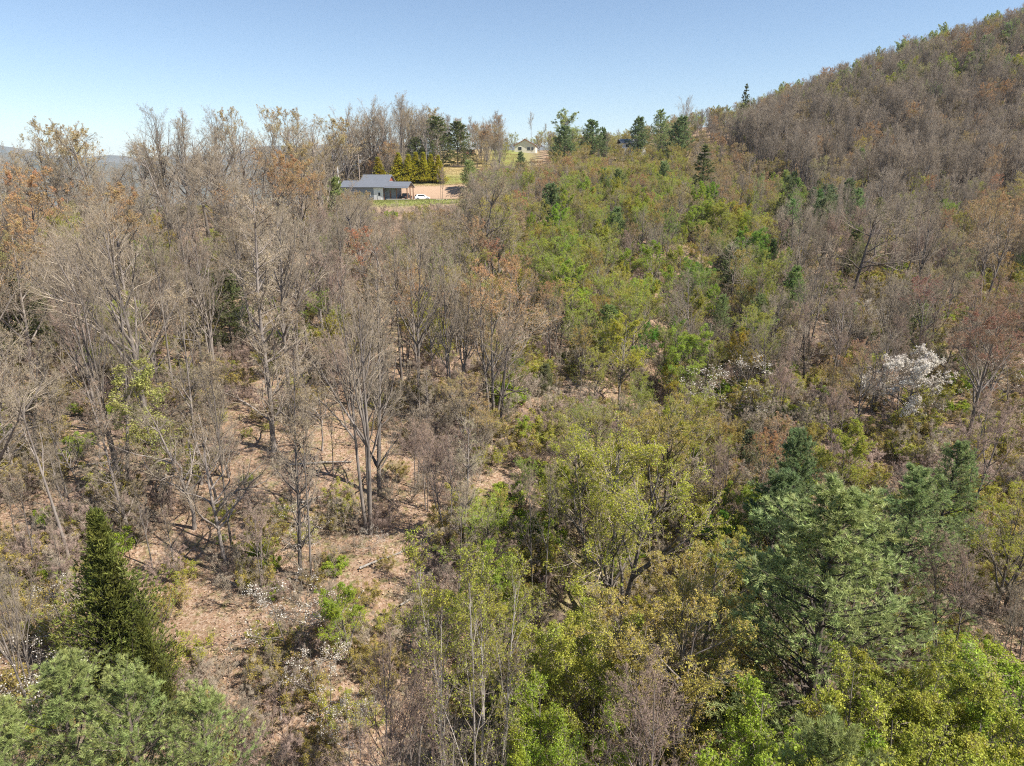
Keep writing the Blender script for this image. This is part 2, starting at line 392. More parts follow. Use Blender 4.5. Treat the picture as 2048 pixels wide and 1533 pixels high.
hardwood('crooked', 18, H=13, r=0.17, limbs=14, t0=0.30, lang=(30, 64), lf=0.46, lup=0.06, br=9, tw=7, tl=4, lw=0.22, wobT=0.07, leaf='bud', leaf_n=4000, leaf_s=0.05, leaf_top=0.4)
# trees breaking bud, shared by several colours of bud
hardwood('budding', 21, H=14, r=0.19, limbs=18, t0=0.26, lang=(22, 50), lf=0.46, br=9, tw=7, tl=4, leaf='bud', leaf_n=21000, leaf_s=0.068, leaf_top=0.45)
hardwood('budding_stems', 22, H=15, r=0.17, stems=3, spread=0.12, limbs=22, t0=0.3, lang=(18, 42), lf=0.38, br=8, tw=7, tl=4, leaf='bud', leaf_n=19000, leaf_s=0.068, leaf_top=0.5)
# small-leaved yellow green
hardwood('leafing', 23, H=10, r=0.13, stems=2, spread=0.10, limbs=20, t0=0.16, lang=(24, 56), lf=0.46, br=9, tw=6, tl=4, leaf='leaf', leaf_n=30000, leaf_s=0.058, twr=0.005)
hardwood('leafing_round', 24, H=8.5, r=0.12, limbs=20, t0=0.12, lang=(28, 62), lf=0.52, br=9, tw=6, tl=4, leaf='leaf', leaf_n=40000, leaf_s=0.066, leaf_top=0.15, twr=0.005)
hardwood('poplar', 25, H=15, r=0.13, stems=5, spread=0.13, limbs=34, t0=0.22, lang=(10, 26), lf=0.27, lup=0.12, br=8, tw=6, tl=3, leaf='leaf', leaf_n=15000, leaf_s=0.062, leaf_top=0.45, bark='bark_pale', twr=0.006, asp=0.75, base=0.5)
hardwood('leafy', 26, H=7.5, r=0.10, stems=4, spread=0.2, limbs=40, t0=0.06, lang=(22, 66), lf=0.40, br=9, tw=6, tl=3, leaf='leaf', leaf_n=64000, leaf_s=0.056, leaf_top=0.12, twr=0.005, base=0.3, asp=0.7)
hardwood('sapling', 27, H=6.5, r=0.05, limbs=26, t0=0.12, lang=(30, 60), lf=0.30, br=7, tw=5, tl=3, leaf='leaf', leaf_n=9000, leaf_s=0.07, twr=0.004, asp=0.7)
hardwood('dogwood', 28, H=5.2, r=0.09, stems=2, spread=0.14, limbs=32, t0=0.2, lang=(46, 82), lf=0.46, lup=0.03, br=8, tw=5, tl=3, leaf='flower', leaf_n=19000, leaf_s=0.065, leaf_top=0.1, flat=0.72, asp=0.95, twr=0.004, lw=0.08)
hardwood('dogwood_sparse', 29, H=4.6, r=0.07, stems=2, spread=0.2, limbs=16, t0=0.2, lang=(55, 85), lf=0.6, lup=0.02, br=7, tw=4, tl=3, leaf='flower', leaf_n=1100, leaf_s=0.062, flat=0.72, asp=0.95, twr=0.004, lw=0.08)
# brush
def brush(name, seed, H, stems, leaf=None, leaf_n=0, leaf_s=0.06, twig='twig', tw=6, tl=4, spread=0.5, asp=0.6):
    hardwood(name, seed, H=H, r=0.022*H/1.8, stems=stems, spread=spread, limbs=stems**0.6*7, t0=0.12, lang=(20, 60), lf=0.42, br=5, tw=tw, tl=tl, leaf=leaf, leaf_n=leaf_n, leaf_s=leaf_s,
             twig=twig, bark=twig, twr=0.004, base=0.18*H, wobT=0.06, asp=asp)
hardwood('round_oak', 30, H=16, r=0.25, limbs=16, t0=0.28, lang=(32, 66), lf=0.50, lup=0.05, br=10, tw=7, tl=4, lw=0.17, twig='twig', leaf='bud', leaf_n=4000, leaf_s=0.05, leaf_top=0.4)
brush('brush_bare', 31, 3.0, 9, twig='twig', tw=5, tl=3)
brush('brush_red', 32, 2.5, 10, twig='twig_red', tw=5, tl=3)
brush('brush_green', 33, 2.0, 8, 'leaf', 6500, 0.062, tw=4, tl=3)
brush('brush_leafy', 34, 1.6, 8, 'leaf', 8500, 0.075, tw=4, tl=2, asp=0.7)
# conifers
pine('pine_broad', 41, H=12, Wd=4.6, whorls=20, per=6, side=13, tufts=6, nper=10, nl=0.17, wd=0.021, tipc=0.35, shape=0.62, bang=(48, 84), up=0.12)
pine('pine_near', 45, H=8, Wd=3.3, whorls=15, per=6, side=11, tufts=6, nper=11, nl=0.13, wd=0.012, tipc=0.35, shape=0.58, bang=(48, 82), up=0.13)
pine('pine_young', 42, H=8, Wd=3.3, whorls=16, per=6, side=12, tufts=6, nper=7, nl=0.2, wd=0.034, tipc=0.3, shape=0.55, bang=(48, 82), up=0.10)
pine('pine_dark', 43, H=14, Wd=4.8, whorls=20, per=6, side=11, tufts=4, nper=5, nl=0.36, wd=0.085, shape=0.5, bang=(62, 88), up=0.03)
pine('hemlock', 44, H=14, Wd=3.6, whorls=26, per=6, side=10, tufts=4, nper=5, nl=0.24, wd=0.05, shape=0.8, bang=(68, 92), up=-0.02)
sprays('cedar', 51, H=8, Wd=3.4, n=1500, shape=1.0, leafs=13, ls=0.12, tip=0.35, lumpy=1.15, full=0.1)
sprays('arborvitae', 52, H=9.5, Wd=2.7, n=1000, shape=1.05, leafs=12, ls=0.16, tip=0.75, lumpy=.45)
TOTAL = sum(p['tris'] for p in PROTO.values())
print('TRIS', TOTAL, {k: (p['tris'], round(p['H'], 1), round(p['W'], 1)) for k, p in PROTO.items()})

# ------------------------------------------------------------------ the ground
def structure(o): o['kind'] = 'structure'; return o
def link(name, me, parent=None):
    o = bpy.data.objects.new(name, me); COL.objects.link(o)
    if parent: o.parent = parent
    return o

def ground_mat():
    m, t, p, out = mat_new('forest_floor')
    g = nd(t, 'ShaderNodeNewGeometry'); pos = g.outputs['Position']
    n1 = noise(t, pos, 0.35, 5, 0.65); n2 = noise(t, pos, 5.5, 6, 0.75); n3 = noise(t, pos, 1.3, 5, 0.7)
    vo = nd(t, 'ShaderNodeTexVoronoi'); vo.inputs['Scale'].default_value = 9; vo.inputs['Randomness'].default_value = 1; t.links.new(pos, vo.inputs['Vector'])
    litter = ramp(t, n2, [(0.25, (0.10, 0.065, 0.045)), (0.43, (0.25, 0.16, 0.11)), (0.58, (0.325, 0.25, 0.165)), (0.8, (0.53, 0.44, 0.33))])
    sep = nd(t, 'ShaderNodeSeparateColor'); t.links.new(vo.outputs['Color'], sep.inputs[0])
    litter = mixc(t, 0.45, litter, ramp(t, sep.outputs[0], [(0.1, (0.16, 0.085, 0.05)), (0.5, (0.40, 0.24, 0.15)), (0.9, (0.60, 0.46, 0.36))]))
    litter = mixc(t, ramp(t, n1, [(0.42, (0, 0, 0)), (0.68, (0.4, 0.4, 0.4))]), litter, (0.25, 0.155, 0.10))
    green = ramp(t, n2, [(0.3, (0.055, 0.075, 0.018)), (0.7, (0.20, 0.22, 0.06))])
    litter = mixc(t, ramp(t, n3, [(0.50, (0, 0, 0)), (0.68, (0.7, 0.7, 0.7))]), litter, green)
    a = nd(t, 'ShaderNodeAttribute', attribute_name='cover'); sp = nd(t, 'ShaderNodeSeparateColor'); t.links.new(a.outputs['Color'], sp.inputs[0])
    grass = ramp(t, n2, [(0.25, (0.15, 0.17, 0.045)), (0.5, (0.25, 0.27, 0.08)), (0.8, (0.32, 0.33, 0.10))])
    straw = ramp(t, n2, [(0.25, (0.30, 0.22, 0.10)), (0.75, (0.52, 0.40, 0.21))])
    gr = mixc(t, ramp(t, n1, [(0.5, (0, 0, 0)), (0.8, (0.6, 0.6, 0.6))]), grass, straw)
    clay = ramp(t, n2, [(0.3, (0.30, 0.19, 0.12)), (0.55, (0.46, 0.32, 0.22)), (0.8, (0.60, 0.46, 0.34))])
    c = mixc(t, sp.outputs[0], litter, gr); c = mixc(t, sp.outputs[1], c, clay); c = mixc(t, sp.outputs[2], c, straw)
    t.links.new(c, p.inputs['Base Color']); p.inputs['Roughness'].default_value = 0.95; p.inputs['Specular IOR Level'].default_value = 0.1
    b = nd(t, 'ShaderNodeBump'); b.inputs['Strength'].default_value = 0.9; b.inputs['Distance'].default_value = 0.10
    t.links.new(n2, b.inputs['Height']); t.links.new(b.outputs[0], p.inputs['Normal'])
    return m

def cover(x, y):
    """grass, clay, straw amounts"""
    nz = 3*vnoise(x, y, 0.21, 5.)
    k = x/np.maximum(y, 1)
    grass = sm(-45, -40, x+nz)*sm(-8, -14, x+nz)*sm(164, 172, y+nz)*sm(187.2, 186.8, y)
    grass = np.maximum(grass, sm(-0.155, -0.13, k)*sm(0.05, 0.0, k)*sm(205, 212, y))
    clay = sm(-38, -34, x)*sm(-4, -8, x)*sm(201, 203, y)*sm(214, 210, y)
    straw = np.maximum(sm(-0.14, -0.12, k)*sm(-0.02, -0.04, k)*sm(228, 240, y+nz), 0.9*sm(150, 147, np.hypot((x-4)*1.2, y-(-100))))
    straw = np.where(y < 100, 0, straw)
    pad = sm(-42, -40, x)*sm(-4, -8, x)*sm(186.6, 187.2, y)*sm(204, 202, y)
    # thin grass in the gully clearing
    gx = -2+0.42*(y-20)
    gl = 0.55*np.exp(-((x-gx+1)/3.2)**2)*sm(24, 32, y)*sm(60, 48, y)
    return np.maximum(grass, gl)*(1-pad), clay*(1-pad), straw*(1-pad)

def grid_axis(n, lo, hi, fine):
    s0 = math.asinh(lo/fine); s1 = math.asinh(hi/fine); return fine*np.sinh(np.linspace(s0, s1, n))
gx_ = grid_axis(420, -11500, 11500, 90); gy_ = 70+grid_axis(420, -6000, 11000, 90)
X, Y = np.meshgrid(gx_, gy_); Z = height(X, Y)
mb = MB(); idx = np.arange(X.size).reshape(X.shape)
mb.add(np.stack([X, Y, Z], -1).reshape(-1, 3), q=np.stack([idx[:-1, :-1], idx[:-1, 1:], idx[1:, 1:], idx[1:, :-1]], -1).reshape(-1, 4))
me = mb.mesh('ground', [ground_mat()])
ca = me.attributes.new('cover', 'FLOAT_COLOR', 'POINT'); cg, cc, cs = cover(X, Y)
ca.data.foreach_set('color', np.stack([cg, cc, cs, np.ones_like(cg)], -1).astype(np.float32).ravel())
structure(link('ground', me))

# distant blue mountains
mm, t, p, out = mat_new('distant_forest'); g = nd(t, 'ShaderNodeNewGeometry')
t.links.new(ramp(t, noise(t, g.outputs['Position'], 0.004, 6), [(0.3, (0.05, 0.06, 0.035)), (0.7, (0.13, 0.11, 0.07))]), p.inputs['Base Color']); p.inputs['Roughness'].default_value = 1
for j, (R0_, amp, hh, ph) in enumerate(((5200, 60, 60, 0.3), (8200, 110, 215, 2.1))):
    A_ = np.linspace(-1.15, 1.15, 220); D_ = np.linspace(0, 1, 24); AA, DD = np.meshgrid(A_, D_)
    Rr = R0_+(DD-0.5)*2200
    crest = hh+amp*(np.sin(AA*7+ph)+0.5*np.sin(AA*17+ph*3)+0.22*np.sin(AA*41+ph)+0.1*np.sin(AA*97))*0.6
    zz = -190+(crest+190)*np.exp(-((DD-0.5)/0.27)**2)*(1+0.05*np.sin(AA*70+DD*13))
    mb = MB(); idx = np.arange(AA.size).reshape(AA.shape)
    mb.add(np.stack([Rr*np.sin(AA), Rr*np.cos(AA), zz], -1).reshape(-1, 3), q=np.stack([idx[:-1, :-1], idx[:-1, 1:], idx[1:, 1:], idx[1:, :-1]], -1).reshape(-1, 4))
    structure(link('mountains', mb.mesh('mountains', [mm])))

# haze
hm_ = bpy.data.materials.new('haze'); hm_.use_nodes = True; t = hm_.node_tree; t.nodes.clear()
o_ = t.nodes.new('ShaderNodeOutputMaterial'); pv = t.nodes.new('ShaderNodeVolumePrincipled')
pv.inputs['Color'].default_value = (0.74, 0.85, 1.0, 1); pv.inputs['Density'].default_value = 0.00007; pv.inputs['Anisotropy'].default_value = 0.0
t.links.new(pv.outputs[0], o_.inputs['Volume'])
x0, x1, y0, y1, z0, z1 = -11800, 11800, -6300, 11400, -230, 330
hv = np.array([[x, y, z] for x in (x0, x1) for y in (y0, y1) for z in (z0, z1)], float)
mb = MB(); mb.add(hv, q=np.array([[0, 1, 3, 2], [4, 6, 7, 5], [0, 4, 5, 1], [2, 3, 7, 6], [0, 2, 6, 4], [1, 5, 7, 3]]))
hz = link('haze', mb.mesh('haze', [hm_], smooth=())); hz['kind'] = 'stuff'; hz['label'] = 'thin blue haze lying over the whole valley'

# ------------------------------------------------------------------ planting
THINGS = []
def plant(kind, cat, pr, x, y, H, label=None, group=None, wf=1.0, rz=None, color=(0.3, 0.32, 0.06), z=None, lean=None, need=None):
    P = PROTO[pr]; s = H/P['H']; zz = float(height(x, y)) if z is None else z
    r = bpy.data.objects.new(kind, None); COL.objects.link(r)
    r.location = (x, y, zz-0.05); rz = random.uniform(0, 2*pi) if rz is None else rz
    ln = lean or (random.gauss(0, .025), random.gauss(0, .025))
    r.rotation_euler = (ln[0], ln[1], rz); r.scale = (s*wf, s*wf, s)
    r.empty_display_size = 0.3
    r['category'] = cat
    if label: r['label'] = label
    if group: r['group'] = group
    for nm, me in (('trunk', P['t']), ('crown', P['c'])):
        c = bpy.data.objects.new('stem' if (nm == 'trunk' and 'shrub' in kind) else ('foliage' if 'shrub' in kind else nm), me)
        COL.objects.link(c); c.parent = r; c.color = (*color, 1)
    u, v = proj(x, y, zz+H*0.7)
    THINGS.append(dict(o=r, u=u, v=v, y=y, x=x, kind=kind, H=H, pr=pr, label=label, need=need))
    return r

C_ = dict(y=(0.48, 0.49, 0.06), y2=(0.43, 0.45, 0.07), ol=(0.47, 0.39, 0.09), g=(0.35, 0.45, 0.05), g2=(0.24, 0.37, 0.045), pale=(0.42, 0.48, 0.18), pale2=(0.44, 0.44, 0.13), o=(0.50, 0.33, 0.15), o2=(0.52, 0.315, 0.14), tan=(0.50, 0.39, 0.18),
          r=(0.40, 0.225, 0.14), pine=(0.34, 0.42, 0.17), pine_l=(0.39, 0.45, 0.17), pine_n=(0.35, 0.41, 0.145), pine_b=(0.27, 0.35, 0.15), dark=(0.21, 0.24, 0.09), cedar=(0.175, 0.195, 0.045), arb=(0.42, 0.38, 0.04), w=(0.86, 0.80, 0.71), b=(0.40, 0.31, 0.165), bh=(0.33, 0.255, 0.19))
KINDS = dict(b=('bare_tree', 'bare tree'), o=('budding_tree', 'budding tree'), y=('leafing_tree', 'leafing tree'), g=('green_tree', 'green tree'), p=('pine_tree', 'pine'), d=('cedar_tree', 'cedar'), h=('hemlock_tree', 'hemlock'),
             w=('dogwood_tree', 'dogwood'), a=('arborvitae_tree', 'arborvitae'), s=('bare_shrub', 'bare shrub'), S=('green_shrub', 'green shrub'))
# hand placed: type, proto, u of the foot, distance, v of the top, colour, width factor, label [, lean]
HERO = [
 ('b','spread',262,53,395,'b',1.05,'large bare tree with a wide fan of grey limbs behind the pale green sapling'),
 ('b','forked',205,47,480,'b',0.7,'slim bare tree of several dark stems between the leaf litter and the big fan tree'),
 ('b','tall',160,58,440,'b',0.8,'tall bare tree with dark lower trunk standing by the mossy green patch'),
 ('b','tall',322,60,430,'b',0.75,'straight dark trunk of a bare tree close behind the wide fan tree'),
 ('b','slim',375,48,560,'b',1.0,'slender bare tree rising just beyond the pale green sapling'),
 ('b','slim',438,42,700,'b',0.8,'thin straight pole of a bare tree among the rusty leaf litter'),
 ('b','twiggy',520,52,390,'b',1.2,'tall bare tree thick with pale side twigs in mid slope'),
 ('b','spread',560,62,400,'b',0.9,'tall bare tree with stout pale limbs behind the twiggy mid-slope tree'),
 ('b','forked',720,43,500,'b',0.75,'three-stemmed bare tree with dark trunks on the open leafy slope'),
 ('b','twiggy',745,47,540,'b',1.1,'bare tree with bright angular limbs just beyond the three-stemmed one'),
 ('b','tall',690,70,420,'b',0.9,'tall bare tree with white sunlit stems above the open slope'),
 ('b','spread',832,62,440,'b',0.8,'bare tree with pale upright limbs above the bare pink thicket'),
 ('b','forked',905,58,500,'b',0.8,'forked bare tree with a split dark trunk beside the leaning rusty tree'),
 ('o','budding_stems',985,58,520,'o2',1.2,'leaning tree of long pale limbs with rusty orange bud tips'),
 ('b','gnarled',1000,55,640,'b',0.9,'dark gnarled bare trunk bent over the head of the gully'),
 ('b','twiggy',578,39,700,'b',0.9,'small bare tree with many pale side shoots on the litter slope'),
 ('b','slim',602,38,760,'b',0.8,'crooked grey sapling beside the small bare tree on the litter slope'),
 ('b','slim',92,40,640,'b',0.9,'thin pale bare tree leaning over the brown litter'),
 ('b','forked',28,29,1060,'b',0.5,'low dark stem with bare branches beside the cedar and scattered blossoms'),
 ('b','spread',-90,38,600,'b',1.1,'bare tree reaching long pale limbs over the litter from outside the wood'),
 ('b','spread',-60,60,420,'b',1.0,'bare tree with pale crossing limbs by the mossy bank'),
 ('y','sapling',318,46,720,'pale2',1.3,'pale yellow-green sapling lit against dark trunks'),
 ('y','sapling',385,47,880,'y',0.9,'small yellow-green sapling downhill of the pale green sapling'),
 ('d','cedar',214,31,1020,'cedar',0.95,'dense olive cedar standing above the soft pines'),
 ('d','cedar',305,28,1225,'cedar',0.65,'small dark cedar tucked between the olive cedar and soft pines'),
 ('p','pine_near',150,22,1330,'pine_n',1.05,'soft grey-green pine with upright candles below the olive cedar'),
 ('p','pine_near',15,20.5,1420,'pine_n',1.05,'soft pine filling the lowest corner below the dark stem'),
 ('p','pine_near',275,21.5,1365,'pine_n',1.0,'soft pine between the candle-topped pine and the litter slope'),
 ('p','pine_near',420,22,1395,'pine_n',1.0,'soft green pine with a visible thin stem edging the litter slope'),
 ('w','dogwood_sparse',600,41,1020,'w',1.2,'sparse white dogwood spread below the small bare tree'),
 ('w','dogwood_sparse',640,29,1290,'w',0.8,'brightest low dogwood with white layered sprays on open litter'),
 ('w','dogwood_sparse',745,40.5,1050,'w',0.8,'little dogwood blooming at the foot of the three-stemmed tree'),
 ('w','dogwood_sparse',585,33,1150,'w',1.0,'thin dogwood with scattered blossom on the pinkish litter'),
 ('w','dogwood_sparse',700,26,1390,'w',0.6,'knee-high dogwood with a few white sprays on lower litter'),
 ('w','dogwood_sparse',135,34,1150,'w',0.8,'white dogwood half hidden beyond the olive cedar'),
 ('w','dogwood_sparse',40,28,1240,'w',0.9,'dogwood with scattered white blooms beside the dark stem'),
 ('b','fine',893,42,860,'b',1.0,'rounded bare thicket tree with fine pinkish twigs at the litter edge'),
 ('b','fine',850,45,850,'b',0.8,'second fine-twigged bare thicket tree uphill of the pinkish rounded one'),
 ('y','poplar',945,22,1035,'y2',0.8,'multi-stemmed poplar with pale bark and tiny yellow-green leaves'),
 ('b','fine',800,21,1290,'b',0.7,'low bare brushy tree at the foot of the pale-barked poplar'),
 ('b','slim',1068,37,930,'b',0.75,'slim pale-barked bare tree, one of a pair by the gully'),
 ('b','slim',1092,37.6,915,'b',0.8,'darker slim bare tree paired with the pale-barked one by the gully'),
 ('y','leafing',1235,37,850,'y',1.15,'broad yellow-green leafing tree with many dark stems by the gully'),
 ('y','leafing',1190,41,860,'y',0.9,'yellow-green tree just uphill of the broad leafing one'),
 ('g','leafy',1165,27,1200,'y2',1.0,'bright yellow-green bush tree at the gully bottom'),
 ('g','leafy',1130,21,1420,'g',0.8,'green leafy bush hugging the poplar foot'),
 ('y','leafing',1390,30,1100,'ol',1.15,'olive-tan leafing thicket tree downhill of the broad leafing tree'),
 ('y','leafing',1320,25,1200,'ol',1.2,'wide brown-olive thicket tree in the low gully'),
 ('b','fine',1290,21,1330,'b',0.9,'tangle of dark bare limbs in the low gully'),
 ('y','leafing',1440,34,1060,'y',0.9,'yellow leafing tree beside the light candle-topped pine'),
 ('g','leafy',1490,41,960,'g',0.85,'bright green leafy tree beside the dark gap'),
 ('y','leafing',1330,46,800,'ol',1.2,'soft olive leafing tree in the middle of the hollow'),
 ('p','pine_broad',1650,27.5,975,'pine_l',1.5,'big light green pine with upright candles and a shaded flank'),
 ('p','pine_broad',1800,34,940,'pine',1.25,'blue-green pine just beyond the big light pine'),
 ('p','pine_broad',1880,40,885,'pine',1.1,'full rounded pine with olive shading below the flowering dogwood'),
 ('p','pine_young',1590,41,870,'pine_b',0.8,'small dark blue pine beside the yellow maple'),
 ('p','pine_young',1545,38,950,'pine_b',1.1,'dark blue-green pine at the shoulder of the big light pine'),
 ('p','pine_broad',1440,82,590,'pine',0.95,'rounded blue-green pine alone among olive trees'),
 ('y','leafing_round',1690,45,835,'y2',1.05,'bright yellow-green maple above the pines'),
 ('y','leafing_round',1620,48,850,'ol',1.0,'olive tree at the side of the bright yellow-green maple'),
 ('w','dogwood',1815,57,700,'w',1.05,'large dogwood covered in white blossom beneath the rusty tree'),
 ('w','dogwood_sparse',1462,61,705,'w',1.3,'dogwood with flat white sprays showing through olive trees'),
 ('w','dogwood_sparse',2052,58,650,'w',1.2,'dogwood in bloom cut by the picture edge above the rusty tree'),
 ('w','dogwood_sparse',1735,76,595,'w',0.9,'small dogwood flowering under the dark forked bare tree'),
 ('o','budding',1960,53,610,'r',1.25,'rusty red-brown tree beside the large white dogwood'),
 ('b','gnarled',1718,88,395,'b',1.35,'dark forked bare tree with a wide flat crown on mid slope'),
 ('b','spread',1845,90,405,'b',0.9,'bare tree with a straight thin trunk beside the dark forked one'),
 ('o','budding_stems',1985,85,385,'o',1.25,'tall many-stemmed tree with orange bud tips'),
 ('g','leafing_round',1310,96,480,'g',1.35,'broad fresh green tree in the middle of the hillside'),
 ('g','leafing_round',1258,97,497,'g',1.3,'fresh green crown touching the broad fresh green tree, uphill of the vivid one'),
 ('g','leafing_round',1362,97,492,'y2',1.3,'yellow-green crown touching the broad fresh green tree toward the round pine'),
 ('g','leafing_round',1335,90,530,'g',1.2,'green crown just downhill of the broad fresh green tree'),
 ('g','leafy',1390,121,405,'g',1.3,'vivid green tree overlapping the bright lime tree'),
 ('g','leafy',1440,122,400,'y2',1.2,'lime crown on the shoulder of the bright lime tree'),
 ('g','leafing_round',1090,116,440,'g',1.1,'second fresh green tree below the small hillside pine'),
 ('g','leafy',1218,99,510,'g',0.7,'small vivid green tree beside the broad fresh green one'),
 ('g','leafing_round',1258,88,555,'g2',0.7,'deeper green tree below the small vivid green one'),
 ('g','leafing_round',1066,118,425,'g',0.9,'fresh green tree below the small hillside pine'),
 ('o','budding',1040,74,510,'o',1.15,'tree with bright orange budding crown in the middle of the wood'),
 ('o','budding_stems',1105,70,560,'o2',1.0,'dull orange tree downhill of the bright orange crown'),
 ('h','hemlock',1405,150,290,'dark',1.2,'dark pointed hemlock above the bright lime tree'),
 ('g','leafing_round',1412,124,362,'g',0.95,'bright lime green tree below the dark hemlock'),
 ('g','poplar',1515,142,342,'pale',0.6,'pale lime column-shaped tree beyond the bright lime tree'),
 ('p','pine_young',1100,130,370,'pine_b',1.1,'small dark pine on mid hillside below the white house'),
 ('p','pine_young',940,205,322,'pine_l',1.2,'bushy light pine at the edge of the straw field'),
 ('p','pine_young',1545,105,480,'pine_b',0.8,'small blue pine beneath the dark forked bare tree crown'),
 ('p','pine_young',1240,160,340,'pine_l',1.0,'light pine in the scrub below the grey-roofed house'),
 ('p','pine_young',1330,165,325,'pine',1.0,'pine in the scrub uphill of the dark hemlock'),
 ('p','pine_young',1042,225,305,'pine_b',0.9,'dark pine just downhill of the white house'),
 ('g','leafing_round',1130,262,218,'pale',1.3,'round pale green tree on the skyline beside the white house'),
 ('b','tall',1063,330,222,'b',0.8,'bare grey tree rising behind the white house'),
 ('b','tall',1090,325,245,'b',0.7,'smaller bare tree beside the round pale green skyline tree'),
 ('p','pine_young',1128,240,255,'pine_b',1.2,'dark pine standing under the round pale green skyline tree'),
 ('p','pine_young',1185,262,243,'pine_b',1.2,'pointed dark pine on the skyline in the open gap'),
 ('p','pine_young',1210,266,258,'pine_b',0.8,'smaller dark pine beside the pointed skyline pine'),
 ('p','pine_young',1275,268,237,'pine_b',1.2,'lone dark pine behind the grey-roofed house'),
 ('p','pine_broad',1322,245,222,'pine',1.2,'bushy pine at the foot of the wooded hill skyline'),
 ('p','pine_young',1352,235,235,'pine_b',1.2,'small deep green pine beside the bushy skyline pine'),
 ('b','spread',1368,255,190,'b',0.95,'pale bare tree fanning above the bushy skyline pine'),
 ('h','hemlock',1489,262,168,'dark',0.75,'small black-green conifer standing proud of the hill skyline'),
 ('p','pine_young',1968,262,72,'pine',1.1,'green pine high on the wooded hill among bare trees'),
 ('p','pine_young',1588,172,345,'pine',0.8,'small pine at the foot of the hill wood'),
 ('p','pine_young',1718,176,300,'pine',0.6,'slim pine among the trunks at the hill foot'),
 ('o','budding',112,118,236,'tan',0.95,'spreading tan-budded tree on the skyline above the brown wood'),
 ('o','budding',190,120,246,'tan',0.8,'golden-budded tree beside the spreading tan skyline tree'),
 ('b','tall',-5,110,228,'b',1.0,'grey bare skyline tree at the edge of the picture'),
 ('b','spread',335,115,208,'b',0.8,'tall bare skyline tree with two dark trunks against the sky'),
 ('b','tall',372,112,238,'b',0.8,'bare skyline tree forking low in front of the blue mountains'),
 ('b','tall',285,112,285,'b',0.8,'thin bare tree beneath the tall skyline tree'),
 ('b','spread',432,128,212,'b',0.75,'bare skyline tree leaning toward the twin-trunked one'),
 ('o','budding',470,132,215,'tan',0.75,'brown-budded skyline tree with an airy crown'),
 ('o','budding',545,140,212,'tan',0.8,'wide brown-budded skyline tree next to the airy one'),
 ('o','budding_stems',592,142,215,'tan',0.8,'brown-budded skyline tree nearest the knoll wood'),
 ('b','spread',690,215,208,'b',0.9,'bare tree at the near shoulder of the knoll behind the house'),
 ('b','spread',745,222,190,'b',0.8,'bare tree high on the knoll behind the utility pole'),
 ('b','tall',800,224,180,'b',0.95,'tallest bare tree crowning the knoll behind the arborvitae row'),
 ('b','spread',850,232,205,'b',0.7,'bare tree on the knoll beside the dark field pines'),
 ('o','budding',655,205,300,'tan',0.7,'tan-budded tree with crooked dark limb beside the utility pole'),
 ('p','pine_dark',832,250,276,'dark',1.5,'dark green pine behind the first arborvitaes of the row'),
 ('p','pine_dark',874,252,236,'dark',1.5,'great dark pine above the arborvitae row'),
 ('p','pine_dark',915,256,246,'dark',1.5,'great dark pine at the edge of the straw field'),
 ('o','budding',545,92,300,'o2',1.1,'broad crown of brown and orange buds downhill of the house'),
 ('o','budding',600,100,318,'o',1.0,'orange-budded crown close below the grey house roof'),
 ('p','pine_young',668,120,358,'pine_l',0.9,'light green pine poking up below the house roof'),
 ('o','budding',60,80,330,'o2',1.1,'rusty brown budding tree by the bank of green moss'),
 ('o','budding',30,66,430,'o',1.0,'orange-budded branches over the mossy bank'),
 ('o','budding',235,70,365,'o',1.0,'golden-tipped crown rising behind the wide fan tree'),
 ('p','pine_dark',455,74,545,'dark',1.2,'dark pine half hidden in the bare wood'),
 ('p','pine_dark',45,70,560,'dark',1.2,'olive pine in shade by the mossy bank'),
 ('g','leafy',2050,22,1340,'g',1.2,'leafy green bush tree at the lower corner beneath the pink bare tree'),
 ('g','leafy',1850,19,1440,'y2',1.0,'yellow-green bush tree in the lowest thicket'),
 ('y','leafy',1740,21,1330,'y2',0.9,'yellow-leaved young tree in front of the big light pine'),
 ('g','leafy',1540,19,1430,'g',1.0,'green bush tree under the dark shade of the big pine'),
 ('g','leafy',1690,18,1470,'y2',1.0,'bright bush tree directly below the yellow-leaved young tree'),
 ('p','pine_near',1620,17.5,1450,'pine_n',0.9,'pine tips at the bottom edge among bright bushes'),
 ('g','leafy',1985,18,1480,'g',1.0,'green bush tree along the bottom edge near the corner'),
 ('b','fine',1915,31,1075,'b',0.9,'pinkish bare tree with pale stems beside the blue-green pine'),
 ('b','slim',2010,29,1150,'b',0.8,'thin bare tree with pale crossed limbs before deep shade'),
 ('g','leafy',1870,27.5,1290,'g',0.6,'small vivid green bush beside the pinkish bare tree stems'),
 ('o','budding',690,112,386,'o2',0.9,'orange-brown crown hiding the near end of the house'),
 ('o','budding_stems',640,105,345,'o',0.9,'orange-tipped tree close below the utility pole'),
 ('b','fine',882,181,332,'b',0.8,'bare round-headed tree before the clay bank beside the white hatchback'),
 ('b','fine',1440,43,880,'b',0.9,'dark bare thicket tree by the gap beside bright green leaves'),
 ('b','fine',1960,44,780,'b',1.0,'brown bare thicket beneath the rusty tree'),
 ('y','leafing',2030,36,960,'y',0.9,'green-yellow tree behind the thin crossed-limb bare tree'),
]
SPOTS = []
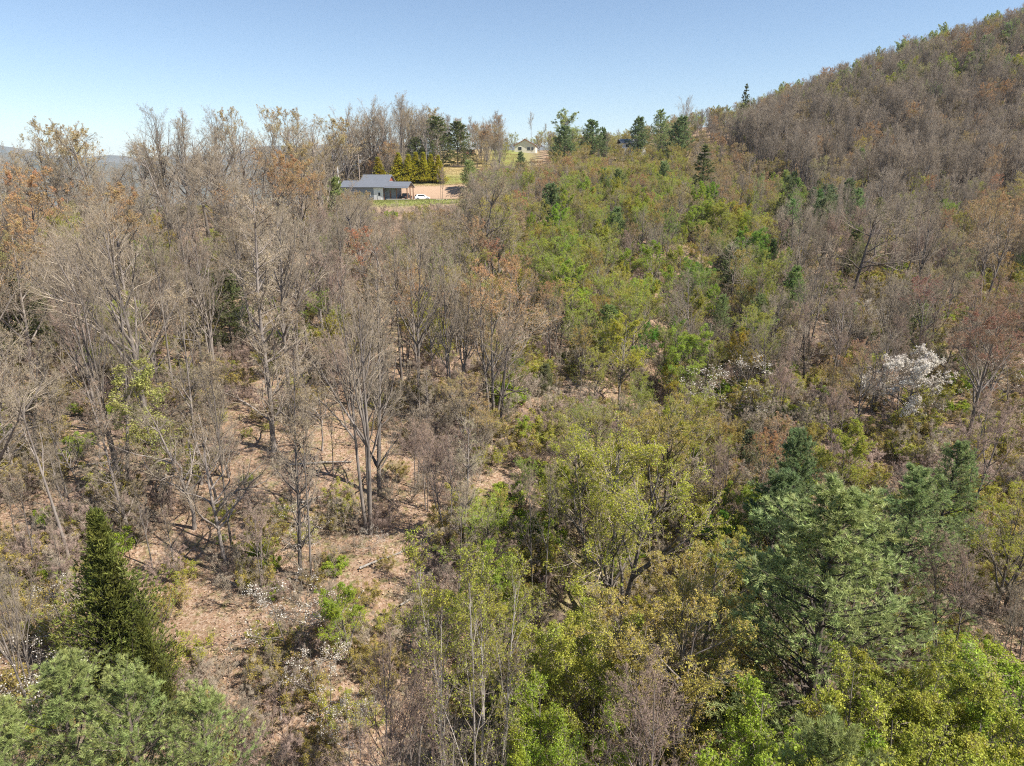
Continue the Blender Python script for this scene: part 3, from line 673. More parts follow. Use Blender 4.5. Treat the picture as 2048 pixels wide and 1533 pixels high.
for h in HERO:
    k, pr, u, y, vt, c, wf, lab = h[:8]
    x, _, zt = at(u, vt, y)
    # the foot: same bearing at this depth on the ground
    z = float(height(x, y)); H = zt-z
    # perspective: the foot's u at that height is the same bearing; keep the trunk upright at x
    x2 = (u-1024)/1365.33*(y*cos(PITCH)-(z+H*.5)*sin(PITCH)); z = float(height(x2, y)); H = zt-z
    if H < 1.2: print('LOW', lab, H); H = 1.5
    P = PROTO[pr]; w0 = wf
    if 'dogwood' in pr: H = min(H, 7.6 if pr == 'dogwood' else 6.0)
    kind, cat = KINDS[k]
    col = C_[c]; j = random.uniform(0.88, 1.1); col = tuple(a*j for a in col)
    plant(kind, cat, pr, x2, y, H, lab, None, min(1.5, max(0.5, w0)), color=col)
    SPOTS.append((x2, y, P['W']*H/P['H']*w0*0.5, H))
    if abs(H/P['H']-1) > 0.6: print('SCALE', lab, round(H, 1), P['H'])

for yq in (46, 50, 53): SPOTS.append(((1815-1024)/1365.33*yq*1.04, yq, 3.0, 5)); SPOTS.append(((1815-1024)/1365.33*yq*1.04+1.6, yq+1, 3.0, 5))
HEROES = [q for q in SPOTS if 30 < q[1] < 130 and q[0] > -2]
# arborvitae row
for i, (u, v) in enumerate(((760, 314), (794, 305), (812, 308), (830, 304), (845, 304), (861, 308), (877, 310))):
    y = 216+(i % 2); x, _, zt = at(u, v, y); z = float(height(x, y))
    names = ['lone arborvitae with golden tips standing apart behind the house roof', 'first and broadest golden-tipped arborvitae of the close row', 'second arborvitae of the close row, squeezed and slightly shorter', 'third arborvitae of the close row, tall and full',
             'fourth arborvitae of the close row above the carport end', 'fifth arborvitae of the close row, narrow', 'last arborvitae of the close row next to the straw field']
    plant('arborvitae_tree', 'arborvitae', 'arborvitae', x, y, zt-z, names[i], 'golden-tipped arborvitaes behind the house', 1.95 if i < 4 else 1.7, color=C_['arb'])

# the tall woods on the left skyline and on the knoll behind the house
SKY = [(0, 250), (60, 258), (110, 245), (190, 252), (240, 285), (270, 300), (300, 225), (340, 215), (400, 240), (440, 222), (480, 216), (520, 230), (560, 215), (610, 228), (640, 245), (660, 215), (700, 210), (760, 192), (800, 184), (850, 205), (900, 236), (950, 258), (1000, 266), (1060, 272)]
for row, (yb, n0, n1, st, dn) in enumerate(((116, -40, 250, 52, 0), (124, 290, 650, 48, 0), (110, -40, 640, 44, 62), (134, 250, 640, 60, 40), (220, 625, 900, 26, 0), (234, 640, 900, 30, 8), (250, 630, 1010, 36, 14))):
    u = n0
    while u < n1:
        yq = yb+random.uniform(-5, 5); vt = float(np.interp(u, [a for a, b in SKY], [b for a, b in SKY]))+abs(random.gauss(0, 14))+dn
        far = yb > 200
        if far and 800 < u < 945: yq = random.uniform(266, 280)
        x, _, zt = at(u, vt, yq); z = float(height(x, yq)); H = zt-z
        if far: pr, k, c = random.choice([('spread', 'b', 'b'), ('round_oak', 'b', 'b'), ('tall', 'b', 'b'), ('forked', 'b', 'b'), ('budding', 'o', 'tan')])
        else: pr, k, c = random.choice([('spread', 'b', 'b'), ('round_oak', 'b', 'b'), ('round_oak', 'b', 'b'), ('crooked', 'b', 'b'), ('budding', 'o', 'tan')])
        if H > 5: plant(KINDS[k][0], KINDS[k][1], pr, x, yq, min(H, 27), None, None, random.uniform(.95, 1.25), color=C_[c]); SPOTS.append((x, yq, 2, H))
        u += st*random.uniform(.7, 1.3)

# crown colours of the wood, cell by cell across the view (16 columns, 16 rows)
TYPE = ["                ",
        "             tbb",
        "tobbobb ypp pbbb",
        "oobboobboyyopbbb",
        "oobbbbboyyogbbbo",
        "obbbbbbyyygybbbo",
        "bbbbbbboyygybbbr",
        "bbbbbbboyyyyoobr",
        "bbbbbb.syyyoobwb",
        "bb.bb.syyybyoybb",
        "b..b.s.syybgyppb",
        "b..b.w.yyyypppbb",
        "bwsS.wsyySyypgbb",
        "ppsS.wsyyyyypgbg",
        "ppS..ssygyyggggg",
        "pps..ssybygggggg"]
def tcell(u, v):
    j = int(np.clip(u/128+random.gauss(0, .35), 0, 15)); i = int(np.clip(v/96+random.gauss(0, .3), 1, 15)); return TYPE[i][j]
def clear(x, y, rr):
    if -50 < x < -6 and 180 < y < 214: return False
    if -38 < x < -16 and 168 < y < 214: return False
    if x/y < -0.27 and y > 104: return False
    k = x/y
    if -0.15 < k < -0.045 and 195 < y < 300 and random.random() < .985: return False
    if abs(x-6) < 9 and abs(y-312) < 9: return False
    for sx, sy, sr, sh in SPOTS:
        if (x-sx)**2+(y-sy)**2 < (rr+(min(sr, 5.0)*0.7 if sy > 60 and sx > 0 else min(sr, 3.0)*0.45))**2: return False
    return True

LIMIT = dict(b=290, o=240, y=260, g=120, p=60, S=0, s=0)
pts = []
yy = 26.0
while yy < 345:
    sp = 2.9+0.0085*yy
    xs = np.arange(-0.92*yy-6, 0.92*yy+6, sp)
    for x in xs:
        x_ = x+random.uniform(-.5, .5)*sp; y_ = yy+random.uniform(-.5, .5)*sp
        pts.append((x_, y_, sp))
    yy += sp*0.95
fill = []
for x, y, sp in pts:
    z = float(height(x, y)); ub, vb = proj(x, y, z)
    if ub < -120 or ub > 2170 or vb > 1650: continue
    u, v = proj(x, y, z+8)
    # fade of the crest on the left: nothing shows beyond it
    if x < -75 and y > 190: continue
    if x < 60 and y > 335: continue
    if x/y < -0.30 and y > 160: continue
    tt = tcell(u, v)
    near = y < 62
    openness = 0.0
    if near: openness = 0.12 if ub < 1000 else 0.42
    if y < 100 and ub < 900: openness = max(openness, 0.22 if near else .3)
    if 400 < ub < 830 and vb > 930: openness = 0.72
    if random.random() < openness: continue
    if tt in ' .': 
        if y < 100 and random.random() < .3: continue
        tt = 'b' if random.random() < .5 else 'o'
    if y < 36 and ub < 620: continue
    if y < 33 and 1330 < ub < 1900: continue
    if not clear(x, y, sp*0.22): continue
    fill.append((y, x, tt, ub, vb, u, v))
    SPOTS.append((x, y, 1.0, 8)) if near else None
fill.sort()
SKY2 = [(1280, 252), (1330, 228), (1400, 215), (1460, 206), (1500, 192), (1600, 152), (1750, 90), (1900, 44), (2048, 2), (2200, -50)]
count = dict.fromkeys('boygpswSdha', 0)
late = {}
NEARLY = 160
for y, x, tt, ub, vb, u, v in fill:
    hill = x > 70 and y > 160
    rr = random.random()
    if hill:
        crest = y > 235
        tt = 'b' if rr < .78 else ('o' if rr < .90 else ('y' if rr < .98 else 'p'))
        if crest and random.random() < .22: tt = 'g'
    elif tt in 'sSw': tt = 'b' if rr < .4 else 'y'
    elif tt == 't': tt = 'o'
    elif rr < .14: tt = random.choice('bbyo' if u < 1000 else 'bby')
    elif rr > 0.975 and u > 900 and y < 200: tt = 'p'
    if tt == 'o' and u < 720 and random.random() < .6: tt = 'b'
    if tt == 'b' and u < 900 and 58 < y < 170 and random.random() < .16: tt = 'y'
    if tt == 'r': col = C_['r']; tt = 'o'
    else: col = None
    if tt == 'b':
        pr = random.choice(['spread', 'tall', 'forked', 'round_oak', 'round_oak', 'twiggy', 'crooked', 'fine', 'slim']) if (hill or u < 1000) else random.choice(['fine', 'fine', 'forked', 'slim', 'gnarled', 'spread'])
        H = random.uniform(13, 18) if hill else (random.uniform(11, 17) if u < 1000 else random.uniform(6.5, 11.5))
        if pr in ('slim', 'fine'): H *= 0.78
        if y < 62: H = min(H, random.uniform(5, 12)); pr = random.choice(['slim', 'twiggy', 'twiggy', 'slim', 'crooked', 'fine'] if u < 1000 else ['fine', 'crooked', 'forked', 'fine'])
        col = C_['bh'] if hill else C_['b']
    elif tt == 'o':
        pr = random.choice(['budding', 'budding_stems']); H = random.uniform(9, 14) if u < 1000 or hill else random.uniform(6.5, 10)
        col = col or random.choice([C_['o'], C_['o2'], C_['tan'], C_['tan'], C_['ol']])
    elif tt == 'y':
        pr = random.choice(['leafing', 'leafing', 'leafing_round', 'budding']); H = random.uniform(5.5, 9.5)
        col = random.choice([C_['y'], C_['ol'], C_['y'], C_['y2'], C_['g']])
    elif tt == 'g':
        pr = random.choice(['leafy', 'leafing_round', 'leafing']); H = random.uniform(5, 8.5)
        col = random.choice([C_['g'], C_['y2'], C_['g2'], C_['y']])
        if hill: col = random.choice([C_['pale'], C_['pale'], C_['pale2'], C_['y']])
        if hill: H = random.uniform(9, 13)
    else:
        pr = random.choice(['pine_young', 'pine_young', 'pine_broad']); H = random.uniform(5, 8); tt = 'p'; col = random.choice([C_['pine'], C_['pine_b'], C_['pine_l']])
    # keep the view to the house, the lawn and the drive open
    if -0.27 < x/y < -0.07 and 62 < y < 215:
        top = at(u, (376 if x/y < -0.205 else 416 if x/y > -0.145 else 426)+random.uniform(0, 35), y)[2]; Hm = top-float(height(x, y))
        if Hm < 2.2: continue
        H = min(H, Hm)
    elif x/y <= -0.27 and y < 140 or (-0.07 <= x/y < 0.30 and y > 90):
        vv = np.interp(ub, [0, 250, 500, 640, 800, 960, 1020, 1084, 1120, 1200, 1280, 1340, 1400], [330, 380, 330, 372, 420, 335, 316, 316, 285, 300, 290, 250, 240])
        top = at(u, vv+random.uniform(0 if 1010 < ub < 1095 else -12, 40), y)[2]; Hm = top-float(height(x, y))
        if 1010 < ub < 1095 and y < 311:
            if Hm < 1.3: continue
            H = min(H, Hm)
        elif y < 250: H = min(H, max(Hm, 3.5))
    if y > 185 and x/y > 0.17:
        top = at(ub, float(np.interp(ub, [a for a, b in SKY2], [b for a, b in SKY2]))+abs(random.gauss(0, 14)), y)[2]
        Hm = top-float(height(x, y))
        if Hm < 4: continue
        H = min(H, Hm)
    for sx, sy, sr, sh in HEROES:
        if 0 < sy-y < 16 and abs(x/y-sx/sy) < 0.75*min(sr, 6)/sy: H *= 0.55; break
    col = tuple(a*random.uniform(0.82, 1.12) for a in col)
    kind, cat = KINDS[tt]
    if count[tt] < LIMIT.get(tt, 60):
        count[tt] += 1
        plant(kind, cat, pr, x, y, H, None, None, random.uniform(0.85, 1.2), color=col)
    else: late.setdefault(tt, []).append((x, y, H, pr))
    if hill:
        x2 = x+random.uniform(-2.6, 2.6); y2 = y+random.uniform(-2.6, 2.6); late.setdefault('b', []).append((x2, y2, H*random.uniform(.75, 1.0), pr))
print('FILL', len(fill), count, {k: len(v) for k, v in late.items()})

# ------------------------------------------------------------------ masses that nobody could count
def combined(name, pr, color):
    """one unlinked source mesh (trunk and crown together) for a mass"""
    P = PROTO[pr]; vs = []; 
    import bmesh
    bm = bmesh.new(); bm.from_mesh(P['c']); n0 = len(bm.faces)
    nm = len(P['c'].materials)
    bm.from_mesh(P['t']); bm.faces.ensure_lookup_table()
    for f in bm.faces[n0:]: f.material_index = nm
    me = bpy.data.meshes.new(name); bm.to_mesh(me); bm.free()
    for m in list(P['c'].materials)+list(P['t'].materials):
        if m in (M['leaf'], M['bud']): m = leaf_mat(m.name+'_'+name, 0.42 if m is M['leaf'] else 0.25, 0.65, fixed=color)
        me.materials.append(m)
    o = bpy.data.objects.new(name, me); o.color = (*color, 1); return o

def mass(name, label, items, sources):
    """items: x, y, z, height scale, source number; scattered as instances of a few sources"""
    me = bpy.data.meshes.new(name); n = len(items); a = np.array(items, float)
    me.vertices.add(n); me.vertices.foreach_set('co', a[:, :3].astype(np.float32).ravel())
    for nm, col in (('sc', 3), ('wd', 4), ('rz', 5)):
        x = me.attributes.new(nm, 'FLOAT', 'POINT'); x.data.foreach_set('value', a[:, col].astype(np.float32))
    x = me.attributes.new('src', 'INT', 'POINT'); x.data.foreach_set('value', a[:, 6].astype(np.int32))
    o = link(name, me); o['kind'] = 'stuff'; o['label'] = label
    ng = bpy.data.node_groups.new(name+'_scatter', 'GeometryNodeTree')
    ng.interface.new_socket('Geometry', in_out='INPUT', socket_type='NodeSocketGeometry'); ng.interface.new_socket('Geometry', in_out='OUTPUT', socket_type='NodeSocketGeometry')
    N = ng.nodes.new; Lk = ng.links.new
    gi = N('NodeGroupInput'); go = N('NodeGroupOutput'); join = N('GeometryNodeJoinGeometry')
    def attr(nm, typ='FLOAT'):
        q = N('GeometryNodeInputNamedAttribute'); q.data_type = typ; q.inputs['Name'].default_value = nm; return q.outputs['Attribute']
    src = attr('src', 'INT'); sc = attr('sc'); wd = attr('wd'); rz = attr('rz')
    cx = N('ShaderNodeCombineXYZ'); Lk(wd, cx.inputs[0]); Lk(wd, cx.inputs[1]); Lk(sc, cx.inputs[2])
    rx = N('ShaderNodeCombineXYZ'); Lk(rz, rx.inputs[2])
    for i, s in enumerate(sources):
        cmp_ = N('FunctionNodeCompare'); cmp_.data_type = 'INT'; cmp_.operation = 'EQUAL'
        ins = [q for q in cmp_.inputs if q.type == 'INT']; Lk(src, ins[0]); ins[1].default_value = i
        oi = N('GeometryNodeObjectInfo'); oi.inputs['Object'].default_value = s; oi.inputs['As Instance'].default_value = True
        ip = N('GeometryNodeInstanceOnPoints'); Lk(gi.outputs[0], ip.inputs['Points']); Lk(cmp_.outputs[0], ip.inputs['Selection'])
        Lk(oi.outputs['Geometry'], ip.inputs['Instance']); Lk(cx.outputs[0], ip.inputs['Scale']); Lk(rx.outputs[0], ip.inputs['Rotation'])
        Lk(ip.outputs[0], join.inputs[0])
    Lk(join.outputs[0], go.inputs[0])
    o.modifiers.new('scatter', 'NODES').node_group = ng
    return o

src_cache = {}
def source(pr, cname):
    k = (pr, cname)
    if k not in src_cache: src_cache[k] = combined(pr+'_source', pr, C_[cname])
    return src_cache[k]
items = []; srcs = [source('tall', 'bh'), source('twiggy', 'bh'), source('forked', 'bh'), source('budding', 'o2'), source('budding_stems', 'tan'), source('leafing', 'y'), source('leafing', 'ol'), source('leafing_round', 'pale')]
sel = dict(b=[0, 1, 2, 0], o=[3, 4], y=[5, 6], g=[7, 5], p=[6])
for tt, L in late.items():
    for x, y, H, pr in L:
        i = random.choice(sel[tt]); Hp = [22, 16, 17.9, 14, 15, 10, 10, 8.5][i]; s = H/Hp
        items.append((x, y, float(height(x, y))-.1, s, s*random.uniform(.85, 1.2), random.uniform(0, 6.28), i))
if items: mass('hillside_woods', 'mass of far bare and budding trees covering the hillside beyond the nearer wood', items, srcs)

# undergrowth: twiggy and leafy scrub over the forest floor
items = []; ssrc = [source('brush_bare', 'b'), source('brush_red', 'b'), source('brush_green', 'y'), source('brush_green', 'ol'), source('brush_leafy', 'g')]
shr = []
for y in np.arange(20, 240, 1.0):
    stp = 0.95+y*0.012
    n = int((1.75*y+12)/(stp*stp)*1.0)
    for _ in range(n):
        x = random.uniform(-0.88*y-6, 0.88*y+6); y_ = y+random.random()
        z = float(height(x, y_)); u, v = proj(x, y_, z)
        if u < -60 or u > 2110 or v > 1600: continue
        if -50 < x < -4 and 158 < y_ < 206: continue
        if -0.15 < x/y_ < -0.045 and y_ > 195: continue
        if x < -70 and y_ > 175: continue
        open_ = (380 < u < 860 and v > 850)
        cl = vnoise(x, y_, 0.22, 9.)+0.5*vnoise(x, y_, 0.6, 4.)
        if cl < (0.25 if u < 900 else -0.55) and random.random() < (.86 if open_ else .66): continue
        if u < 980: i = random.choices([0, 1, 2, 3, 4], [4, 4, 1.8, 2.6, .7])[0]
        else: i = random.choices([0, 1, 2, 3, 4], [3, 2, 3, 3, 2])[0]
        s = random.uniform(0.45, 1.25)*(0.75 if open_ else 1.0)
        shr.append((y_, x, z, s, i, u, v))
shr.sort(); ni = 0; nS = 0
for y, x, z, s, i, u, v in shr:
    if i < 2 and ni < 260 and 0 < u < 2048 and v < 1560:
        ni += 1; plant('bare_shrub', 'bare shrub', ['brush_bare', 'brush_red'][i], x, y, PROTO[['brush_bare', 'brush_red'][i]]['H']*s, None, None, random.uniform(.9, 1.3), color=C_['b'])
    elif i >= 2 and nS < 200 and 0 < u < 2048 and v < 1560:
        nS += 1; pr = ['brush_green', 'brush_green', 'brush_leafy'][i-2]
        plant('green_shrub', 'green shrub', pr, x, y, PROTO[pr]['H']*s, None, None, random.uniform(.9, 1.3), color=[C_['y'], C_['ol'], C_['g']][i-2])
    else:
        items.append((x, y, z-.05, s, s*random.uniform(.9, 1.35), random.uniform(0, 6.28), i))
mass('undergrowth', 'twiggy and leafy undergrowth spread over the forest floor', items, ssrc)
print('SHRUBS', ni, nS, len(items))

# fallen leaves lying on the litter
lm = leaf_mat('dead_leaf', 0.1, 0.8, (0.35, 1.5), (0.40, 0.28, 0.18))
mb = MB(); n = 90000; r_ = np.random.default_rng(5)
yv = 17+58*r_.uniform(0, 1, n)**1.3; xv = r_.uniform(-0.95, 0.95, n)*(yv+6)
zv = height(xv, yv)+0.02+r_.uniform(0, .06, n)
leaves(mb, r_, np.stack([xv, yv, zv], 1), 0.13, 0, 0.65, 0.75)
lo = link('leaf_litter', mb.mesh('leaf_litter', [lm], smooth=())); lo['kind'] = 'stuff'; lo.color = (0.42, 0.26, 0.17, 1); lo['label'] = 'dry brown leaves lying loose on the slope'

# grass on the lawn and the straw field
gxv = r_.uniform(-46, 4, 70000); gyv = r_.uniform(160, 300, 70000); cg, cc, cs = cover(gxv, gyv)
for nm, msk, c, lab in (('lawn_grass', (cg > .5) & (gyv < 190), (0.27, 0.28, 0.09), 'short green grass on the lawn before the house'), ('field_grass', (np.maximum(cg, cs) > .5) & (gyv >= 190), (0.44, 0.36, 0.16), 'dry straw-coloured grass on the field behind the house')):
    mb = MB(); C = np.stack([gxv[msk], gyv[msk], height(gxv[msk], gyv[msk])], 1)
    needles(mb, r_, C, np.tile([[0, 0, 1.]], (len(C), 1)), 0.30, 0.09, 2, 0.5, 0)
    go_ = link(nm, mb.mesh(nm, [leaf_mat(nm, 0.35, 0.7, (0.6, 1.4), c)], smooth=())); go_['kind'] = 'stuff'; go_['label'] = lab
# ------------------------------------------------------------------ buildings, vehicles, poles
import bmesh
M['roof'] = plain('grey_metal_roof', (0.17, 0.18, 0.20), 0.5, 0.1, 0.12, 1.2)
M['roof_dk'] = plain('dark_shingle', (0.10, 0.10, 0.105), 0.8)
M['roof_lt'] = plain('weathered_pale_roof', (0.27, 0.26, 0.25), 0.7)
M['white'] = plain('white_siding', (0.78, 0.77, 0.74), 0.6, var=0.04)
M['cream'] = plain('cream_siding', (0.80, 0.74, 0.60), 0.6, var=0.04)
M['grey'] = plain('grey_siding', (0.24, 0.26, 0.28), 0.7, var=0.08)
M['wood'] = plain('brown_timber', (0.22, 0.11, 0.065), 0.75, var=0.25)
M['trim'] = plain('red_brown_trim', (0.30, 0.10, 0.07), 0.7)
M['concrete'] = plain('pale_concrete', (0.50, 0.47, 0.42), 0.85, var=0.1)
M['glass'] = plain('window_glass', (0.03, 0.04, 0.05), 0.08, var=0.05, spec=0.6)
M['paint_w'] = plain('white_car_paint', (0.80, 0.80, 0.80), 0.25, var=0.01, spec=0.6)
M['paint_k'] = plain('black_car_paint', (0.02, 0.022, 0.028), 0.25, var=0.1, spec=0.6)
M['rubber'] = plain('tyre_rubber', (0.02, 0.02, 0.02), 0.85)
M['steel'] = plain('steel', (0.45, 0.45, 0.46), 0.35, 0.8)
M['lamp'] = plain('clear_lamp', (0.7, 0.72, 0.75), 0.15)
M['redlamp'] = plain('red_lamp', (0.35, 0.02, 0.02), 0.2)
M['pole'] = plain('weathered_pole', (0.34, 0.27, 0.21), 0.9, var=0.2)
M['gravel'] = plain('pale_gravel', (0.62, 0.58, 0.52), 0.95, var=0.25, scale=6)
def bm_obj(name, bm, m, parent, bev=0.0):
    if bev: bmesh.ops.bevel(bm, geom=list(bm.edges), offset=bev, segments=1, affect='EDGES')
    me = bpy.data.meshes.new(name); bm.to_mesh(me); bm.free(); me.materials.append(m); return link(name, me, parent)
def box(name, x0, x1, y0, y1, z0, z1, m, parent, bev=0.0):
    bm = bmesh.new(); bmesh.ops.create_cube(bm, size=1)
    for v in bm.verts: v.co = Vector((x0 if v.co.x < 0 else x1, y0 if v.co.y < 0 else y1, z0 if v.co.z < 0 else z1))
    return bm_obj(name, bm, m, parent, bev)
def solid(name, prof, a0, a1, m, parent, axis='x', bev=0.0):
    """closed profile (two coordinates) pulled along an axis"""
    bm = bmesh.new(); n = len(prof)
    f = (lambda p, a: (a, p[0], p[1])) if axis == 'x' else (lambda p, a: (p[0], a, p[1]))
    A = [bm.verts.new(f(p, a0)) for p in prof]; B = [bm.verts.new(f(p, a1)) for p in prof]
    bm.faces.new(A[::-1]); bm.faces.new(B)
    for i in range(n): bm.faces.new((A[i], A[(i+1) % n], B[(i+1) % n], B[i]))
    bmesh.ops.recalc_face_normals(bm, faces=bm.faces[:])
    return bm_obj(name, bm, m, parent, bev)
def cyl(name, p, r1, r2, h, m, parent, rot=None, seg=12):
    bm = bmesh.new(); bmesh.ops.create_cone(bm, cap_ends=True, segments=seg, radius1=r1, radius2=r2, depth=h)
    if rot: bmesh.ops.transform(bm, matrix=rot, verts=bm.verts[:])
    bmesh.ops.translate(bm, vec=Vector(p), verts=bm.verts[:])
    return bm_obj(name, bm, m, parent)
def empty(name, loc, rz, label, cat, group=None):
    o = bpy.data.objects.new(name, None); COL.objects.link(o); o.location = loc; o.rotation_euler = (0, 0, rz)
    o['label'] = label; o['category'] = cat
    if group: o['group'] = group
    return o
def gable_roof(name, x0, x1, y0, y1, ze, zr, m, parent, th=0.14, ov=0.35):
    yc = (y0+y1)/2; sl = (zr-ze)/(yc-y0); a = y0-ov; b = y1+ov; za = ze-sl*ov
    return solid(name, [(a, za), (yc, zr), (b, za), (b, za-th), (yc, zr-th), (a, za-th)], x0, x1, m, parent)
def window(parent, x0, x1, y, z0, z1, axis='y', s=-1):
    """s: the side the window faces along its axis"""
    d = 0.05*s; e = 0.09
    def bx(n, a0, a1, b0, b1, m, p, k0, k1):
        lo, hi = sorted((y+k0*s, y+k1*s))
        return box(n, a0, a1, lo, hi, b0, b1, m, p) if axis == 'y' else box(n, lo, hi, a0, a1, b0, b1, m, p)
    f = bx('window', x0, x1, z0, z1, M['white'], parent, -0.02, 0.05)
    xm = (x0+x1)/2
    bx('pane', x0+e, xm-e/3, z0+e, z1-e, M['glass'], f, 0.04, 0.065)
    bx('pane', xm+e/3, x1-e, z0+e, z1-e, M['glass'], f, 0.04, 0.065)

hs = empty('house', (-34.1, 187.5, HZ), radians(-8), 'white and grey house with metal roofs and an open carport below the arborvitaes', 'house')
box('wall', -11.5, -2.6, 0, 6.4, -0.3, 3.5, M['grey'], hs)
box('entry_wall', -2.6, -0.02, 0.0, 6.3, -0.3, 3.46, M['white'], hs)
gable_roof('roof', -12.0, 0.55, 0, 6.4, 3.55, 5.0, M['roof'], hs, 0.16)
solid('gable_wall', [(0.03, 3.4), (3.2, 4.8), (6.37, 3.4)], -0.05, 0.05, M['grey'], hs)
box('upper_wall', -8.0, -0.9, 7.0, 12.4, -0.3, 4.9, M['grey'], hs)
gable_roof('upper_roof', -8.7, -0.4, 6.9, 12.5, 4.95, 6.5, M['roof'], hs, 0.18, 0.4)
solid('upper_gable', [(7.0, 4.85), (9.7, 6.25), (12.4, 4.85)], -0.95, -0.85, M['trim'], hs)
d_ = box('door', -1.55, -0.6, -0.06, 0.02, 0.05, 2.2, M['white'], hs, 0.01)
box('pane', -1.35, -0.8, -0.075, -0.055, 1.15, 2.0, M['glass'], d_); cyl('handle', (-0.68, -0.1, 1.05), 0.03, 0.03, 0.08, M['steel'], d_, Matrix.Rotation(pi/2, 4, 'X'), 8)
window(hs, -4.9, -3.5, 0.0, 1.1, 2.3); window(hs, -8.2, -6.8, 0.0, 1.1, 2.3)
# storage room inside the carport
box('storage_wall', 0.0, 3.4, 0.9, 5.4, -0.2, 3.2, M['grey'], hs)
box('storage_door', 1.5, 1.9, 0.84, 0.92, 0.0, 2.5, M['wood'], hs)
gable_roof('carport_roof', 0.3, 6.9, 0.0, 6.0, 3.45, 4.75, M['roof'], hs, 0.14, 0.45)
for xx, yy_ in ((6.5, 0.1), (6.5, 3.0), (6.5, 5.9), (3.6, 0.1), (0.2, 0.1)): box('post', xx-.11, xx+.11, yy_-.11, yy_+.11, -0.2, 3.32, M['wood'], hs, 0.01)
box('beam', 0.12, 6.75, 0.0, 0.2, 3.3, 3.5, M['wood'], hs); box('beam', 0.12, 6.75, 5.8, 6.0, 3.3, 3.5, M['wood'], hs)
tr = solid('truss', [(0.05, 3.42), (3.0, 4.62), (5.95, 3.42), (5.6, 3.42), (3.0, 4.45), (0.4, 3.42)], 6.55, 6.68, M['wood'], hs)
box('collar_beam', 6.56, 6.67, 0.1, 5.9, 3.3, 3.44, M['wood'], tr)
box('slab', 0.02, 6.9, -0.3, 6.2, -0.6, 0.02, M['concrete'], hs); box('low_wall', 0.9, 6.7, -0.28, -0.12, 0.02, 0.42, M['concrete'], hs)

def car(name, loc, rz, label, cat, paint, pickup=False):
    c = empty(name, loc, rz, label, cat); W_ = 0.88
    if pickup:
        body = [(-2.6, .45), (-2.62, .98), (-0.75, 1.02), (0.75, 1.05), (2.3, .98), (2.6, .8), (2.62, .45)]
        cab = [(-0.85, 1.0), (-0.7, 1.68), (0.35, 1.7), (1.0, 1.05)]
    else:
        body = [(-2.0, .38), (-2.05, .85), (-1.9, 1.0), (0.9, 0.95), (1.75, .78), (2.0, .62), (2.02, .36)]
        cab = [(-1.85, .97), (-1.55, 1.42), (-0.1, 1.5), (0.55, 1.36), (1.15, .93)]
    b = solid('body', body, -W_, W_, paint, c, 'y', 0.05)
    solid('cab', cab, -W_+.09, W_-.09, paint, c, 'y', 0.04)
    for s in (-1, 1):
        yy_ = s*(W_-.085); xs = (-1.3, .35) if not pickup else (-.6, .5); zt = 1.38 if not pickup else 1.6; zb = 1.02 if not pickup else 1.1
        g = solid('side_window', [(xs[0], zb), (xs[0]+.12, zt), (xs[1]-.15, zt), (xs[1]+.35, zb)], yy_-.012, yy_+.012, M['glass'], c, 'y')
    f0, f1 = cab[-1], cab[-2]; g0, g1 = cab[0], cab[1]
    for nm, a, b_, dx in (('windscreen', f0, f1, 0.02), ('rear_window', g0, g1, -0.02)):
        p0 = (a[0]*.85+b_[0]*.15+dx, a[1]*.85+b_[1]*.15+.01); p1 = (a[0]*.12+b_[0]*.88+dx, a[1]*.12+b_[1]*.88+.01)
        solid(nm, [p0, p1, (p1[0]-dx*2, p1[1]-.02), (p0[0]-dx*2, p0[1]-.02)], -W_+.2, W_-.2, M['glass'], c, 'y')
    for x in ((-1.65, 1.7) if pickup else (-1.3, 1.3)):
        for s in (-1, 1):
            wh = cyl('wheel', (x, s*(W_-.07), .33), .33, .33, .22, M['rubber'], c, Matrix.Rotation(pi/2, 4, 'X'), 18)
            cyl('rim', (x, s*(W_+.045), .33), .2, .17, .03, M['steel'], wh, Matrix.Rotation(-s*pi/2, 4, 'X'), 14)
    X_ = 2.6 if pickup else 2.0
    for s in (-1, 1):
        box('headlight', X_-.12, X_+.035, s*.62-.16, s*.62+.16, .6, .74, M['lamp'], c, .01)
        box('tail_light', -X_-.05, -X_+.06, s*.7-.1, s*.7+.1, .68, .88, M['redlamp'], c, .01)
        box('mirror', .55 if not pickup else .75, .7 if not pickup else .9, min(s*W_, s*(W_+.16)), max(s*W_, s*(W_+.16)), 1.0, 1.13, paint, c, .02)
    return c
xx, yy_ = at(844, 391, 190)[:2]; car('parked_car', (xx, yy_, HZ+.01), radians(18), 'white hatchback parked on the gravel beside the carport', 'car', M['paint_w'])
car('pickup_truck', (-28.6, 190.6, HZ+.03), radians(78), 'black pickup truck parked beneath the carport roof', 'truck', M['paint_k'], True)
bm = bmesh.new(); bm.faces.new([bm.verts.new(p) for p in ((-26.8, 185.9, HZ+.012), (-9.5, 186.6, HZ+.012), (-8.5, 191.5, HZ+.012), (-17, 196, HZ+.012), (-27.2, 193.2, HZ+.012))])
structure(bm_obj('driveway', bm, M['gravel'], None))

